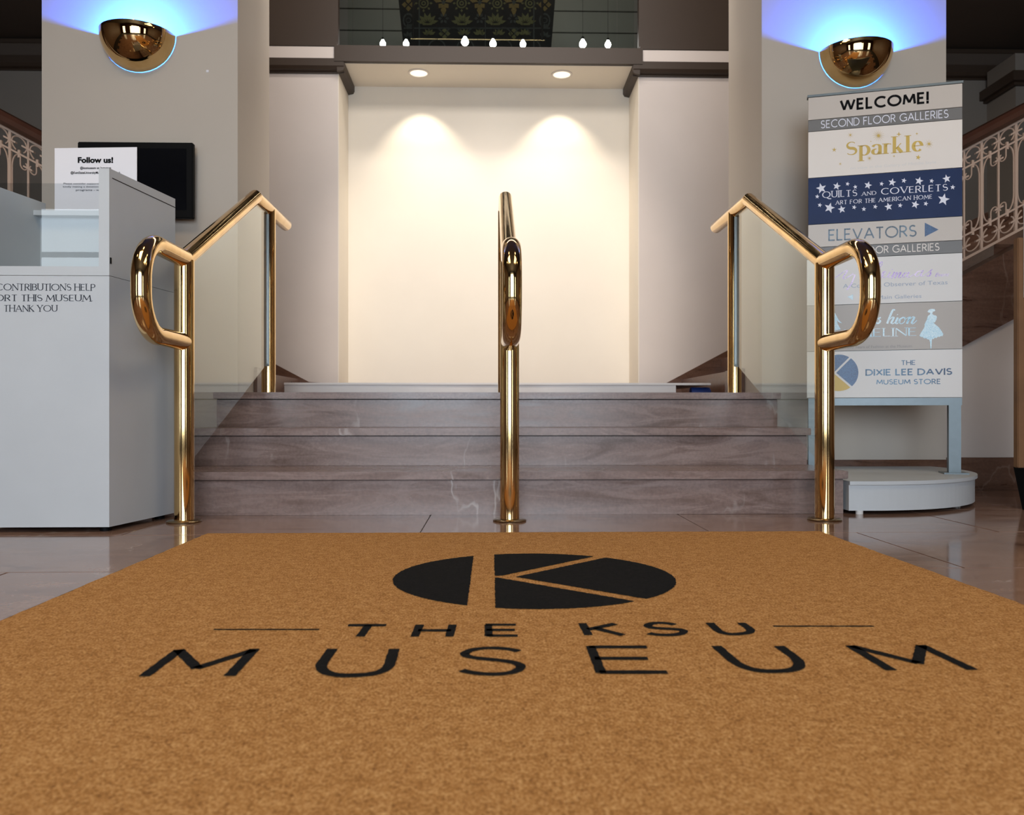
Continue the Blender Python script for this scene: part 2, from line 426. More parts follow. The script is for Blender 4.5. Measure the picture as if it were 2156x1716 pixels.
G = {
    'A': (.80, [([(0, 0), (.40, 1)], 't'), ([(.40, 1), (.80, 0)], 'k'), ([(.15, .34), (.65, .34)], 't')], [(0, 0), (.80, 0)]),
    'B': (.56, [([(0, 0), (0, 1)], 'k'), ([(0, 1), (.26, 1)] + arc(.26, .76, .24, .24, 90, -90) + [(0, .52)], 'a'), ([(.0, .52), (.30, .52)] + arc(.30, .26, .26, .26, 90, -90) + [(0, 0)], 'a')], []),
    'C': (.82, [(arc(.50, .5, .50, .5, 48, 312, 24), 'a')], []),
    'D': (.74, [([(0, 0), (0, 1)], 'k'), ([(0, 1), (.26, 1)] + arc(.26, .5, .48, .5, 90, -90, 20) + [(0, 0)], 'a')], []),
    'E': (.50, [([(0, 0), (0, 1)], 'k'), ([(0, 1), (.48, 1)], 't'), ([(0, .52), (.42, .52)], 't'), ([(0, 0), (.50, 0)], 't')], []),
    'F': (.47, [([(0, 0), (0, 1)], 'k'), ([(0, 1), (.47, 1)], 't'), ([(0, .52), (.40, .52)], 't')], [(0, 0)]),
    'G': (.88, [(arc(.50, .5, .50, .5, 45, 335, 24), 'a'), ([(.90, .04), (.90, .46), (.58, .46)], 'a')], []),
    'H': (.66, [([(0, 0), (0, 1)], 'k'), ([(.66, 0), (.66, 1)], 'k'), ([(0, .52), (.66, .52)], 't')], [(0, 0), (0, 1), (.66, 0), (.66, 1)]),
    'I': (.02, [([(0, 0), (0, 1)], 'k')], [(0, 0), (0, 1)]),
    'K': (.62, [([(0, 0), (0, 1)], 'k'), ([(.55, 1), (.02, .48)], 't'), ([(.10, .55), (.62, 0)], 'k')], [(0, 0), (0, 1), (.58, 0)]),
    'L': (.46, [([(0, 0), (0, 1)], 'k'), ([(0, 0), (.46, 0)], 't')], [(0, 1)]),
    'M': (.92, [([(0, 0), (.10, 1)], 't'), ([(.10, 1), (.46, .16)], 'k'), ([(.46, .16), (.82, 1)], 't'), ([(.82, 1), (.92, 0)], 'k')], [(0, 0), (.92, 0)]),
    'N': (.70, [([(0, 0), (0, 1)], 't'), ([(0, 1), (.70, 0)], 'k'), ([(.70, 0), (.70, 1)], 't')], [(0, 0), (.70, 1)]),
    'O': (1.0, [(arc(.50, .5, .50, .5, 90, 450, 32), 'a')], []),
    'P': (.52, [([(0, 0), (0, 1)], 'k'), ([(0, 1), (.25, 1)] + arc(.25, .73, .27, .27, 90, -90) + [(0, .46)], 'a')], [(0, 0)]),
    'Q': (1.0, [(arc(.50, .5, .50, .5, 90, 450, 32), 'a'), ([(.55, .02), (.80, -.2), (1.15, -.24)], 'k')], []),
    'R': (.58, [([(0, 0), (0, 1)], 'k'), ([(0, 1), (.25, 1)] + arc(.25, .74, .26, .26, 90, -90) + [(0, .48)], 'a'), ([(.24, .48), (.58, 0)], 'k')], [(0, 0)]),
    'S': (.54, [(arc(.27, .755, .235, .245, 35, 262, 16) + arc(.27, .255, .265, .255, 82, -150, 18), 's')], []),
    'T': (.60, [([(.30, 0), (.30, 1)], 'k'), ([(0, 1), (.60, 1)], 't')], [(.30, 0)]),
    'U': (.66, [([(0, 1), (0, .35)] + arc(.33, .35, .33, .35, 180, 360, 18) + [(.66, 1)], 'a')], [(0, 1), (.66, 1)]),
    'V': (.78, [([(0, 1), (.39, 0)], 'k'), ([(.39, 0), (.78, 1)], 't')], [(0, 1), (.78, 1)]),
    'W': (1.16, [([(0, 1), (.29, 0)], 'k'), ([(.29, 0), (.58, 1)], 't'), ([(.58, 1), (.87, 0)], 'k'), ([(.87, 0), (1.16, 1)], 't')], []),
    'X': (.66, [([(0, 1), (.66, 0)], 'k'), ([(.66, 1), (0, 0)], 't')], []),
    'Y': (.68, [([(0, 1), (.34, .46), (.34, 0)], 'k'), ([(.68, 1), (.34, .46)], 't')], [(.34, 0), (0, 1), (.68, 1)]),
    '.': (.02, [([(0, 0), (0, .04)], 'k')], []),
    '!': (.02, [([(0, .34), (0, 1)], 'k'), ([(0, 0), (0, .05)], 'k')], []),
    # didone lower case for the gold word
    'a_': (.46, [([(.42, 0), (.42, .42)] + arc(.22, .44, .20, .18, 0, 165, 10), 'a'), (arc(.20, .17, .18, .17, 80, 350, 12), 'a')], [(.42, 0)]),
    'r_': (.31, [([(.08, 0), (.08, .62)], 'k'), (arc(.28, .42, .18, .18, 175, 50, 8), 't')], [(.08, 0), (.08, .62)]),
    'p_': (.54, [([(.08, -.35), (.08, .62)], 'k'), (arc(.26, .31, .26, .31, 125, -125, 18), 'a')], [(.08, -.35), (.08, .62)]),
    'k_': (.54, [([(.08, 0), (.08, 1.02)], 'k'), ([(.44, .58), (.16, .26)], 't'), ([(.22, .36), (.48, 0)], 'k')], [(.08, 0), (.08, 1.02), (.48, 0)]),
    'l_': (.18, [([(.09, 0), (.09, 1.02)], 'k')], [(.09, 0), (.09, 1.02)]),
    'e_': (.50, [([(.06, .34), (.46, .34)] + arc(.26, .31, .22, .31, 8, 318, 20), 'a')], []),
}


def strip(pts, ws, out, cap_round=False):
    n = len(pts); L = []; R = []
    for i in range(n):
        a = Vector(pts[max(0, i - 1)]); b = Vector(pts[min(n - 1, i + 1)]); p = Vector(pts[i])
        if 0 < i < n - 1:
            d0 = (p - a).normalized() if (p - a).length > 1e-9 else (b - p).normalized()
            d1 = (b - p).normalized() if (b - p).length > 1e-9 else d0
            t = (d0 + d1)
            t = t.normalized() if t.length > 1e-6 else d0
            c = max(.5, t.dot(d0))
        else:
            t = (b - a).normalized(); c = 1
        nn = Vector((-t.y, t.x)) * (ws[i] / 2 / c)
        L.append(p + nn); R.append(p - nn)
    for i in range(n - 1): out.append([L[i], L[i + 1], R[i + 1], R[i]])


def caps(text, wt=.13, thin=None, serif=False, gap=.18, space=.42, small=None):
    """returns list of 2D quads and the width, cap height 1"""
    polys = []; x = wt / 2; thin = wt if thin is None else thin
    toks = []; i = 0
    while i < len(text):
        if i + 1 < len(text) and text[i + 1] == '_': toks.append(text[i] + '_'); i += 2
        else: toks.append(text[i]); i += 1
    big = True
    for ch in toks:
        if ch == '^': big = True; continue
        if ch == ' ': x += space; big = False if small else True; continue
        sc = 1.0
        if small: sc = 1.0 if big else small; big = False
        wd, strokes, serifs = G[ch]
        for pts, fl in strokes:
            P = [Vector((x + p[0] * sc, wt * .5 * (1 - 0) + p[1] * (sc - wt)) if not ch.endswith('_') else (x + p[0], p[1])) for p in pts]
            Q = []
            for k in range(len(P)):
                a = P[max(0, k - 1)]; b = P[min(len(P) - 1, k + 1)]; t = (b - a)
                s_ = abs(t.y) / (t.length + 1e-9)
                if fl == 'k': Q.append(wt)
                elif fl == 't': Q.append(thin)
                elif fl == 's': Q.append(thin + (wt - thin) * max(0, 1 - abs(k / (len(P) - 1) - .5) * 2.6))
                else: Q.append(thin + (wt - thin) * s_ ** 1.5)
            # extend straight ends so corners close
            if len(P) >= 2 and not serif and fl in ('t', 'k') and abs(P[0].y - P[-1].y) < 1e-6:
                pass
            strip(P, Q, polys)
        if not serif:
            for pts, fl in strokes:   # square the corners of vertical stems
                if len(pts) == 2 and pts[0][0] == pts[1][0]:
                    xx = x + pts[0][0] * sc; h = wt / 2
                    for yy in (pts[0][1], pts[1][1]):
                        yc = wt * .5 + yy * (sc - wt); polys.append([Vector((xx - h, yc - h)), Vector((xx + h, yc - h)), Vector((xx + h, yc + h)), Vector((xx - h, yc + h))])
        else:
            for sx, sy in serifs:
                xx = x + sx * sc; yc = (wt * .5 + sy * (sc - wt)) if not ch.endswith('_') else sy
                top = sy > .45; th = thin * .9
                yc += (wt * .5 - th / 2) * (1 if top else -1) if not ch.endswith('_') else 0
                h = wt / 2 + .09 * sc
                polys.append([Vector((xx - h, yc - th / 2)), Vector((xx + h, yc - th / 2)), Vector((xx + h, yc + th / 2)), Vector((xx - h, yc + th / 2))])
        x += wd * sc + gap + wt * .5
    return polys, x - gap - wt * .0


def face_text(text, bold=0.0, shear=0.0, spacing=1.0):
    """built-in sans face as 2D polygons (cap height about 1)"""
    cu = bpy.data.curves.new('t', 'FONT'); cu.body = text; cu.size = 1.0; cu.offset = bold; cu.shear = shear
    cu.space_character = spacing; cu.resolution_u = 4
    o = bpy.data.objects.new('t', cu); COL.objects.link(o)
    dg = bpy.context.evaluated_depsgraph_get(); dg.update()
    me = bpy.data.meshes.new_from_object(o.evaluated_get(dg))
    k = 1.0 / 0.729
    polys = [[Vector((me.vertices[i].co.x * k, me.vertices[i].co.y * k)) for i in p.vertices] for p in me.polygons]
    bpy.data.objects.remove(o); bpy.data.curves.remove(cu)
    bpy.data.meshes.remove(me)
    x0 = min(v.x for p in polys for v in p); x1 = max(v.x for p in polys for v in p)
    return [[Vector((v.x - x0, v.y)) for v in p] for p in polys], x1 - x0


def lay(name, polys_w, A, B, H, up, nrm, mat, parent, lift=.0006, capscale=True):
    """lay 2D lettering from point A to point B (baseline), cap height H"""
    polys, wd = polys_w; A = Vector(A); B = Vector(B); up = Vector(up).normalized(); nrm = Vector(nrm).normalized()
    X = (B - A) / wd; U = up * H
    vs = []; fs = []
    for p in polys:
        k = len(vs)
        for v in p: vs.append(A + X * v.x + U * v.y + nrm * lift)
        fs.append(tuple(range(k, k + len(p))))
    me = bpy.data.meshes.new(name); me.from_pydata([tuple(v) for v in vs], [], fs); me.materials.append(mat); me.update()
    return link_obj(name, me, parent)


def clip(poly, nx, ny, c):
    """keep nx*x+ny*y <= c"""
    out = []
    for i in range(len(poly)):
        a, b = poly[i], poly[(i + 1) % len(poly)]
        da, db = nx * a[0] + ny * a[1] - c, nx * b[0] + ny * b[1] - c
        if da <= 0: out.append(a)
        if da * db < 0:
            t = da / (da - db); out.append((a[0] + t * (b[0] - a[0]), a[1] + t * (b[1] - a[1])))
    return out


def emblem():
    """disc cut into four pieces by an upright gap and two slanting slits"""
    C = [(math.cos(2 * PI * i / 96), math.sin(2 * PI * i / 96)) for i in range(96)]
    left = clip(C, 1, 0, -.45)
    ax = -.13; g = .105
    def half(c, dx, dy, off, side):
        L = math.hypot(dx, dy); nx, ny = -dy / L, dx / L
        cc = nx * ax + off
        return clip(c, nx * side, ny * side, cc * side)
    R = clip(C, -1, 0, .28)
    up = half(R, 1, 1.05, g, -1); up = clip(up, 0, -1, -.05)
    wedge = half(half(C, 1, 1.05, 0, 1), 1, -.92, 0, -1); wedge = clip(wedge, -1, 0, .13)
    low = half(R, 1, -.92, -g, 1); low = clip(low, 0, 1, -.03)
    return left, up, wedge, low


# ------------------------------------------------------------------ main dimensions
X_L, X_R = -1.235, 1.333           # inner faces of the piers
PF, PB = 4.05, 4.62                # pier front / back
YB, YN = 6.30, 6.72                # back wall / niche wall
LAND = 0.488
YR = [3.175, 3.545, 3.915]         # riser planes
ZT = [.1676, .326, LAND]           # tread tops
NOSE = .028
SX0, SX1 = -1.30, 1.372

# ------------------------------------------------------------------ floor with marble slabs
fl = struct('floor', (-7, -3.2, -.06), (7, 9.6, -.004), M['joint'])
rows = []
y = YR[0] + .12
while y > -1.2:
    rows.append((y - .62, y)); y -= .62
rows.insert(0, (YR[0] + .12, YR[0] + .62)); rows.insert(0, (YR[0] + .62, 4.3))
tm = {}
for ri, (y0, y1) in enumerate(rows):
    x = -.234 - .95 * 4 - (.475 if ri % 2 else 0)
    while x < 3.9:
        x1 = x + .95
        inside = y0 > YR[0] and x > SX0 + .2 and x1 < SX1 - .2
        if not inside and not (y1 < 1.1 and x > -.95 and x1 < 1.1):
            g = .0016; key = (round(y1 - y0, 3))
            if key not in tm:
                o = MB().box((g, g, -.02), (.95 - g, y1 - y0 - g, 0), .0015).build('tile', M['tile'], fl)
                tm[key] = o.data; o.location = (x, y0, random.uniform(-.0004, .0002))
            else:
                link_obj('tile', tm[key], fl, loc=(x, y0, random.uniform(-.0004, .0002)))
        x = x1
# plain slab under the far rooms
struct('floor_stair_side', (SX1 + .01, 4.3, -.05), (7, 6.3, 0), M['tile'])

# ------------------------------------------------------------------ steps
st = thing('marble_staircase', 'three broad brown veined marble steps rising between the brass handrails', 'steps', (0, YR[0], 0))
for i in range(3):
    z0 = 0 if i == 0 else ZT[i - 1]
    y1 = YR[i + 1] if i < 2 else PF - .03
    inset = .008
    MB().box((SX0 + inset, YR[i], z0), (SX1 - inset, YR[i] + .03, ZT[i] - .0345), .001).build('riser', M['step'], st)
    MB().box((SX0, YR[i] - NOSE, ZT[i] - .031), (SX1, y1 + .01, ZT[i]), .0025).build('tread', M['step'], st)
    MB().box((SX0 + inset, YR[i] + .03, z0), (SX1 - inset, y1 + .01, ZT[i] - .031)).build('step_core', M['step'], st)
    MB().box((SX0 + inset + .002, YR[i] - .001 + .002, ZT[i] - .0345), (SX1 - inset - .002, YR[i] + .03, ZT[i] - .031)).build('joint', M['joint'], st)
landing = struct('floor_landing', (X_L, PF - .02, 0), (X_R, PB, LAND), M['step'])
struct('floor_landing_rear', (-1.44, PB, 0), (1.44, YN, LAND), M['step'])

# ------------------------------------------------------------------ piers
def pier(name, x0, x1, inner):
    p = struct(name, (x0, PF, 0), (x1, PB, 3.6), M['pier'])
    box('baseboard', (x0 - .012, PF - .014, 0), (x1 + .012, PF - .0005, .16), M['marble_dark'], p, .002)
    s = 1 if inner > 0 else -1
    # skirting of the inner face, standing on the landing
    xa = inner
    box('baseboard', (xa - .018 * s - .0 * s, PF + .27, LAND), (xa - .0005 * s, PB + .012, LAND + .14), M['marble_dark'], p, .002)
    return p


pl_x0 = W(88, 500, PF).x
pr_x1 = W(1992, 500, PF).x
wall_pl = pier('wall_left_pier', pl_x0, X_L, -abs(X_L))
wall_pr = pier('wall_right_pier', X_R, pr_x1, X_R)
# small paint chip
cp = W(437, 150, PF)
MB().box(cp + Vector((-.006, -.003, -.006)), cp + Vector((.006, 0, .006)), .001).build('wall_chip', M['paper'], wall_pl)

# ------------------------------------------------------------------ walls under and beside the side flights
SLOPE = .53
def zs(x_out):           # curb top height along the flights, x_out measured from X=1.27
    return .62 + SLOPE * (x_out - 1.27)
STR_H = .353 * 1740 / 1740
def stringer(side):
    x0, x1 = 1.40, 5.6
    if side > 0: xb = 1.333
    f = lambda x: 1.122 + SLOPE * (x - 2.45)
    lab = 'dark marble stair side sloping up behind the directory sign' if side > 0 else 'dark marble stair side sloping up behind the donation box'
    o = MB().prism([(side * x0, 4.13, f(x0)), (side * x1, 4.13, f(x1)), (side * x1, 4.13, f(x1) - .36), (side * x0, 4.13, f(x0) - .36)], (0, .16, 0))
    return o.build('trim_stair_right' if side > 0 else 'trim_stair_left', M['marble_dark'], kind='structure')


for side in (1, -1):
    stringer(side)
    f = lambda x: 1.122 + SLOPE * (x - 2.45)
    a = (pr_x1 if side > 0 else -pl_x0) - .3
    o = MB().prism([(side * a, 4.155, 0), (side * 5.6, 4.155, 0), (side * 5.6, 4.155, f(5.6) - .3), (side * a, 4.155, f(a) - .3)], (0, .12, 0))
    wl = o.build('wall_under_stair_right' if side > 0 else 'wall_under_stair_left', M['wall'], kind='structure')
    box('baseboard', (side * (a + .31), 4.135, 0), (side * 5.6, 4.1545, .165), M['marble_dark'], wl, .002)
    # the flight itself
    fs = []
    n = 9; run = .30; rise = .159
    pts = [(side * 1.45, 4.3, 0), (side * 1.45, 4.3, LAND)]
    for k in range(n + 4):
        xk = 1.45 + k * run
        pts += [(side * xk, 4.3, LAND + (k + 1) * rise), (side * (xk + run), 4.3, LAND + (k + 1) * rise)]
    pts += [(side * (1.45 + (n + 4) * run), 4.3, 0)]
    o = MB().prism(pts, (0, YB - 4.31, 0)).build('floor_flight_right' if side > 0 else 'floor_flight_left', M['marble_dark'], kind='structure')
    # skirting on the back wall, rising outwards
    tx, tz = (W(1402, 806, YB - .02).x, W(1402, 806, YB - .02).z) if side > 0 else (-W(650, 803, YB - .02).x, W(650, 803, YB - .02).z)
    MB().prism([(side * (tx - .25), YB - .02, LAND), (side * (tx - .25), YB - .02, tz - .02), (side * tx, YB - .02, tz - .004), (side * 5.6, YB - .02, tz + SLOPE * (5.6 - tx)), (side * 5.6, YB - .02, tz + SLOPE * (5.6 - tx) - .5), (side * (tx + .4), YB - .02, LAND)], (0, .0195, 0)).build('baseboard_back_right' if side > 0 else 'baseboard_back_left', M['marble_dark'], kind='structure')

# ------------------------------------------------------------------ back wall with lit niche
nx0 = W(712, 700, YB).x; nx1 = W(1345, 700, YB).x
SOF = 3.035
wl = struct('wall_back_left', (-1.9, YB, 0), (nx0, YN + .1, SOF), M['wall'])
wr = struct('wall_back_right', (nx1, YB, 0), (2.0, YN + .1, SOF), M['wall'])
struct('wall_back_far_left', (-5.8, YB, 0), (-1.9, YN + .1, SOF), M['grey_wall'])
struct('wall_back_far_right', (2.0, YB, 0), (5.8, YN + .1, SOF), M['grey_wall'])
struct('wall_niche', (nx0, YN, 0), (nx1, YN + .1, SOF), M['niche'])
# thin cream reveals so that the niche sides carry the niche colour
struct('wall_niche_left', (nx0 - .001, YB - .0005, LAND), (nx0 + .004, YN, SOF), M['niche'])
struct('wall_niche_right', (nx1 - .004, YB - .0005, LAND), (nx1 + .001, YN, SOF), M['niche'])
sof = struct('ceiling_niche', (nx0, YB - .02, SOF), (nx1, YN + .1, SOF + .05), M['niche'])
# fascia above the niche and gallery slab
z1 = W(1030, 103, YB - .02).z
struct('trim_fascia', (nx0 - .02, YB - .06, SOF + .002), (nx1 + .02, YB - .02, z1), M['taupe'])
struct('floor_gallery', (-5.8, YB + .02, SOF + .052), (5.8, 9.6, z1 - .01), M['taupe'])
# side cornices: cream band over a dark moulding, returning into the niche
zc1 = SOF - .06; zc2 = SOF + .025; zc3 = W(650, 104, YB).z
for side in (-1, 1):
    e = nx0 if side < 0 else nx1
    far = -5.8 if side < 0 else 5.8
    nm = 'left' if side < 0 else 'right'
    # moulding profile: fillet, cove, fillet
    prof = [(0, zc1 - .012), (-.012, zc1 - .012), (-.012, zc1), (-.04, zc1 + .008), (-.055, zc1 + .03), (-.055, zc2), (0, zc2)]
    MB().prism([(e + side * -.0 - side * .05, YB + p[0], p[1]) for p in prof], (far - e + side * .05, 0, 0)).build('trim_moulding_' + nm, M['taupe'], kind='structure')
    zm = zc1 - .012
    prof2 = [(0, zm), (.045, zm + .01), (.055, zm + .03), (.055, SOF - .001), (0, SOF - .001)]
    MB().prism([(e - side * p[0], YB - .05, p[1]) for p in prof2], (0, YN - YB + .05, 0)).build('trim_niche_moulding_' + nm, M['taupe'], kind='structure')
    mid = -1.95 if side < 0 else 2.1
    struct('trim_band_' + nm, (min(e, mid), YB - .05, zc2), (max(e, mid), YB + .02, zc3), M['wall'])
    struct('trim_band_far_' + nm, (min(mid, far), YB - .05, zc2), (max(mid, far), YB + .02, zc3), M['ceiling'])
    g = struct('wall_upper_' + nm, (min(e, far), YB + .0, zc3), (max(e, far), YB + .06, 5.8), M['taupe'])
    box('ledge', (min(e, far), YB - .055, zc3 - .0), (max(e, far), YB - .0005, zc3 + .035), M['taupe'], g, .004)

# downlights in the niche soffit
for (px, py, which) in ((882, 155, 'left'), (1182, 160, 'right')):
    c = F(px, py, SOF)
    c.y = 6.44
    d = thing('downlight', 'round white lit downlight over the %s half of the cream niche' % which, 'ceiling light', (c.x, c.y, SOF))
    MB().lathe([(.066, 0), (.082, 0), (.084, -.003), (.080, -.006), (.068, -.006), (.066, 0)], (c.x, c.y, SOF - .0002), cap=False).build('trim_ring', M['panel_cream'], d, smooth=30)
    MB().lathe([(.067, -.001), (.05, -.006), (.02, -.008), (.001, -.0085)], (c.x, c.y, SOF), cap=True).build('lens', M['lens'], d, smooth=60)
    light('SPOT', 'niche_spot', (c.x, c.y, SOF - .012), 24, (1.0, 0.88, 0.70), 0.012, target=(c.x, c.y + .26, SOF - 1.0), spot_size=math.radians(84), spot_blend=0.6)

# ------------------------------------------------------------------ low pale platform in front of the niche, blue roll under it
pz = W(1035, 806, 5.2).z
px1 = W(1497, 806, 5.2).x
pf = thing('low_platform', 'long low pale platform lying across the landing before the niche', 'platform', (0, 5.2, LAND))
box('top_board', (-1.30, 5.2, pz - .014), (px1, 6.1, pz), M['plinth'], pf, .002)
box('front_panel', (-1.30, 5.215, LAND), (px1 - .22, 5.235, pz - .014), M['plinth'], pf)
box('side_panel', (px1 - .24, 5.235, LAND), (px1 - .22, 6.08, pz - .014), M['plinth'], pf)
b0 = W(1458, 820, 5.22); b1 = W(1498, 820, 5.22)
rl = MB()
cz = LAND + .034
ring = [(0.0, 0.0)]
rl.tube([(b0.x, 5.27, cz), (b1.x - .002, 5.27, cz)], .034, (0, 0, 1), n=24)
rl.tube([(b1.x - .002, 5.27, cz), (b1.x + .004, 5.27, cz)], .024, (0, 0, 1), n=20)
tag(rl.build('blue_roll', M['blue'], smooth=40), 'short blue roll tucked under the end of the pale platform', 'roll')

# ------------------------------------------------------------------ gallery above: glass rail, boards, coverlet, lamp reflections as bulbs
gb = struct('wall_gallery', (-5.8, 9.2, 3.1), (5.8, 9.3, 6.4), M['gallery'])
for k in range(9):
    z = 3.9 + k * .24
    box('board', (-2.2, 9.17, z + .006), (2.4, 9.199, z + .234), M['gallery'], gb, .003)
struct('wall_gallery_left', (-5.8, 6.4, 3.1), (-2.6, 9.2, 6.4), M['gallery'])
struct('wall_gallery_right', (2.8, 6.4, 3.1), (5.8, 9.2, 6.4), M['gallery'])
struct('ceiling_gallery', (-5.8, 6.36, 5.9), (5.8, 9.3, 6.0), M['ceiling'])
gr = thing('glass_balustrade', 'clear glass balustrade panels standing along the gallery edge above the niche', 'glass railing', (0, YB, z1))
gx = [W(733, 50, YB).x, W(745, 50, YB).x, W(1298, 50, YB).x, W(1334, 50, YB).x]
for a, b in zip(gx[:-1], gx[1:]):
    box('glass_pane', (a + .002, YB - .03, z1 + .001), (b - .002, YB - .018, z1 + .95), M['glass'], gr, .0015)

# coverlet, hanging with its top towards the stairs
DC = 8.0
cA = D(850, 103, DC * 1.02); cB = D(1160, 108, DC * 1.02)
cC = D(1172, -40, DC * .955); cD_ = D(834, -45, DC * .955)
cn = (cB - cA).cross(cD_ - cA).normalized()
cv = thing('woven_coverlet', 'dark woven coverlet with olive flower pattern hung behind the gallery glass', 'coverlet', tuple((cA + cB) / 2))
vs = []; fs = []; NU, NV = 28, 10
ext = 1.6
for j in range(NV + 1):
    for i in range(NU + 1):
        u = i / NU; v = j / NV * ext - .10
        p = (cA * (1 - u) + cB * u) * (1 - v) + (cD_ * (1 - u) + cC * u) * v
        vs.append(p + cn * (.004 * math.sin(u * 23)))
for j in range(NV):
    for i in range(NU): fs.append((j * (NU + 1) + i, j * (NU + 1) + i + 1, (j + 1) * (NU + 1) + i + 1, (j + 1) * (NU + 1) + i))
k = len(vs); vs += [v - cn * .012 for v in vs]
fs += [tuple(a + k for a in reversed(f)) for f in fs]
mesh_obj('cloth', vs, fs, M['quilt'], cv, smooth=True)
def cpt(px, py): return hit(px, py, cA, cn) - cn * (1 if cn.dot(ray(1000, 50)) > 0 else -1) * .008


def poly_mesh(name, polys, mat, parent, fn):
    vs = []; fs = []
    for p in polys:
        k = len(vs); vs += [fn(*q) for q in p]; fs.append(tuple(range(k, k + len(p))))
    me = bpy.data.meshes.new(name); me.from_pydata([tuple(v) for v in vs], [], fs); me.materials.append(mat); me.update()
    return link_obj(name, me, parent)


def ring_poly(cx, cy, r0, r1, a0=0, a1=360, n=16, sy=1.0):
    out = []
    for i in range(n):
        a = math.radians(a0 + (a1 - a0) * i / n); b = math.radians(a0 + (a1 - a0) * (i + 1) / n)
        out.append([(cx + r0 * math.cos(a), cy + sy * r0 * math.sin(a)), (cx + r1 * math.cos(a), cy + sy * r1 * math.sin(a)), (cx + r1 * math.cos(b), cy + sy * r1 * math.sin(b)), (cx + r0 * math.cos(b), cy + sy * r0 * math.sin(b))])
    return out


def petal(cx, cy, ang, r0, r1, wd):
    a = math.radians(ang); ux, uy = math.cos(a), -math.sin(a); vx, vy = -uy, ux
    return [(cx + ux * r0, cy + uy * r0), (cx + ux * (r0 + r1) / 2 + vx * wd, cy + uy * (r0 + r1) / 2 + vy * wd), (cx + ux * r1, cy + uy * r1), (cx + ux * (r0 + r1) / 2 - vx * wd, cy + uy * (r0 + r1) / 2 - vy * wd)]


def diamond(cx, cy, r): return [(cx - r, cy), (cx, cy - r), (cx + r, cy), (cx, cy + r)]


ol = []; gy = []; ru = []
for q in (860, 1147):                       # side borders: diamonds and ovals
    gy += ring_poly(q, 42, 9, 12, sy=1.3); gy += ring_poly(q, 42, 4, 6)
    for dx, dy in ((-8, 0), (8, 0), (0, -8), (0, 8)): ru.append(diamond(q + dx, 9 + dy, 6)); 
    for a in range(20, 180, 40): gy.append(petal(q, 78, a, 2, 14, 3)); gy.append(petal(q, 57, a, 2, 9, 2))
for q in (883, 1124): gy.append([(q - 1.5, -10), (q + 1.5, -10), (q + 1.5, 104), (q - 1.5, 104)])
gy.append([(850, 57), (1158, 57), (1158, 60), (850, 60)]); gy.append([(1021, 30), (1023, 30), (1023, 103), (1021, 103)])
for q in (900, 973, 1043, 1106):            # fan palmettes
    for a in (15, 45, 75, 105, 135, 165): ol.append(petal(q, 49, a, 4, 24, 4.2))
    ol.append([(q - 12, 48), (q + 12, 48), (q + 9, 52), (q - 9, 52)])
for q in (934, 1010, 1080):                  # rosettes between
    for a in range(0, 360, 60): gy.append(petal(q, 38, a, 3, 12, 3.2))
for q in (934, 1010, 1082):                  # big blossoms of the upper row
    for a, l in ((20, 26), (160, 26), (90, 18), (-90, 30), (-50, 16), (-130, 16)): ru.append(petal(q, 4, a, 3, l, 6))
    gy.append(diamond(q, 4, 5))
for q in (892, 972, 1047, 1116):
    ol += ring_poly(q, 6, 8, 11); ol += ring_poly(q, 6, 2.5, 5)
    for a in range(0, 360, 45): ol.append(petal(q, 6, a, 12, 19, 2.6))
for q in (936, 1082):                        # lower row: diamonds, arcs, leaves
    for dx, dy in ((-7, 0), (7, 0), (0, -7), (0, 7)): ol += [diamond(q + dx, 70 + dy, 5.4)]
for q in (977, 1050, 1105, 1010, 903):
    for a in (30, 60, 90, 120, 150): ol.append(petal(q, 74, a, 2, 16, 3))
for q in (955, 1000, 1060, 1100, 915): gy += ring_poly(q, 74, 15, 18, 180, 360, 10)
for q in (920, 980, 1060, 1120): gy += ring_poly(q, 100, 16, 19, 180, 360, 10)
poly_mesh('olive_pattern', ol, M['quilt_line'], cv, cpt)['kind'] = 'stuff'
poly_mesh('slate_pattern', gy, M['quilt_grey'], cv, cpt)['kind'] = 'stuff'
poly_mesh('ochre_pattern', ru, M['quilt_rust'], cv, cpt)['kind'] = 'stuff'

# lamps and a track mirrored in the glass, built as solid bulbs and rod
tk = thing('lamp_track', 'thin pale rod across the lower part of the dark coverlet', 'rod', tuple(D(1006, 84, 7.0)))
a = D(865, 82, 7.0); b = D(1147, 84, 7.0); b.z = a.z; b.y = a.y
MB().tube([a, b], .006, (0, 0, 1), n=10).build('rod', M['brass_dull'], tk, smooth=40)
MB().lathe([(.009, 0), (.009, 2.2)], a + Vector((.02, 0, 0)), n=10).build('rod_hanger', M['black'], tk)
MB().lathe([(.009, 0), (.009, 2.2)], b - Vector((.02, 0, 0)), n=10).build('rod_hanger', M['black'], tk)
names = ['first small white glowing bulb from the left end above the niche', 'small white glowing bulb by the lower left corner of the coverlet',
         'glowing bulb left of the coverlet middle, highest of the row', 'glowing bulb just right of the middle of the coverlet',
         'glowing bulb before the right part of the coverlet', 'white glowing bulb just beyond the right edge of the coverlet', 'last small white glowing bulb at the right end above the niche']
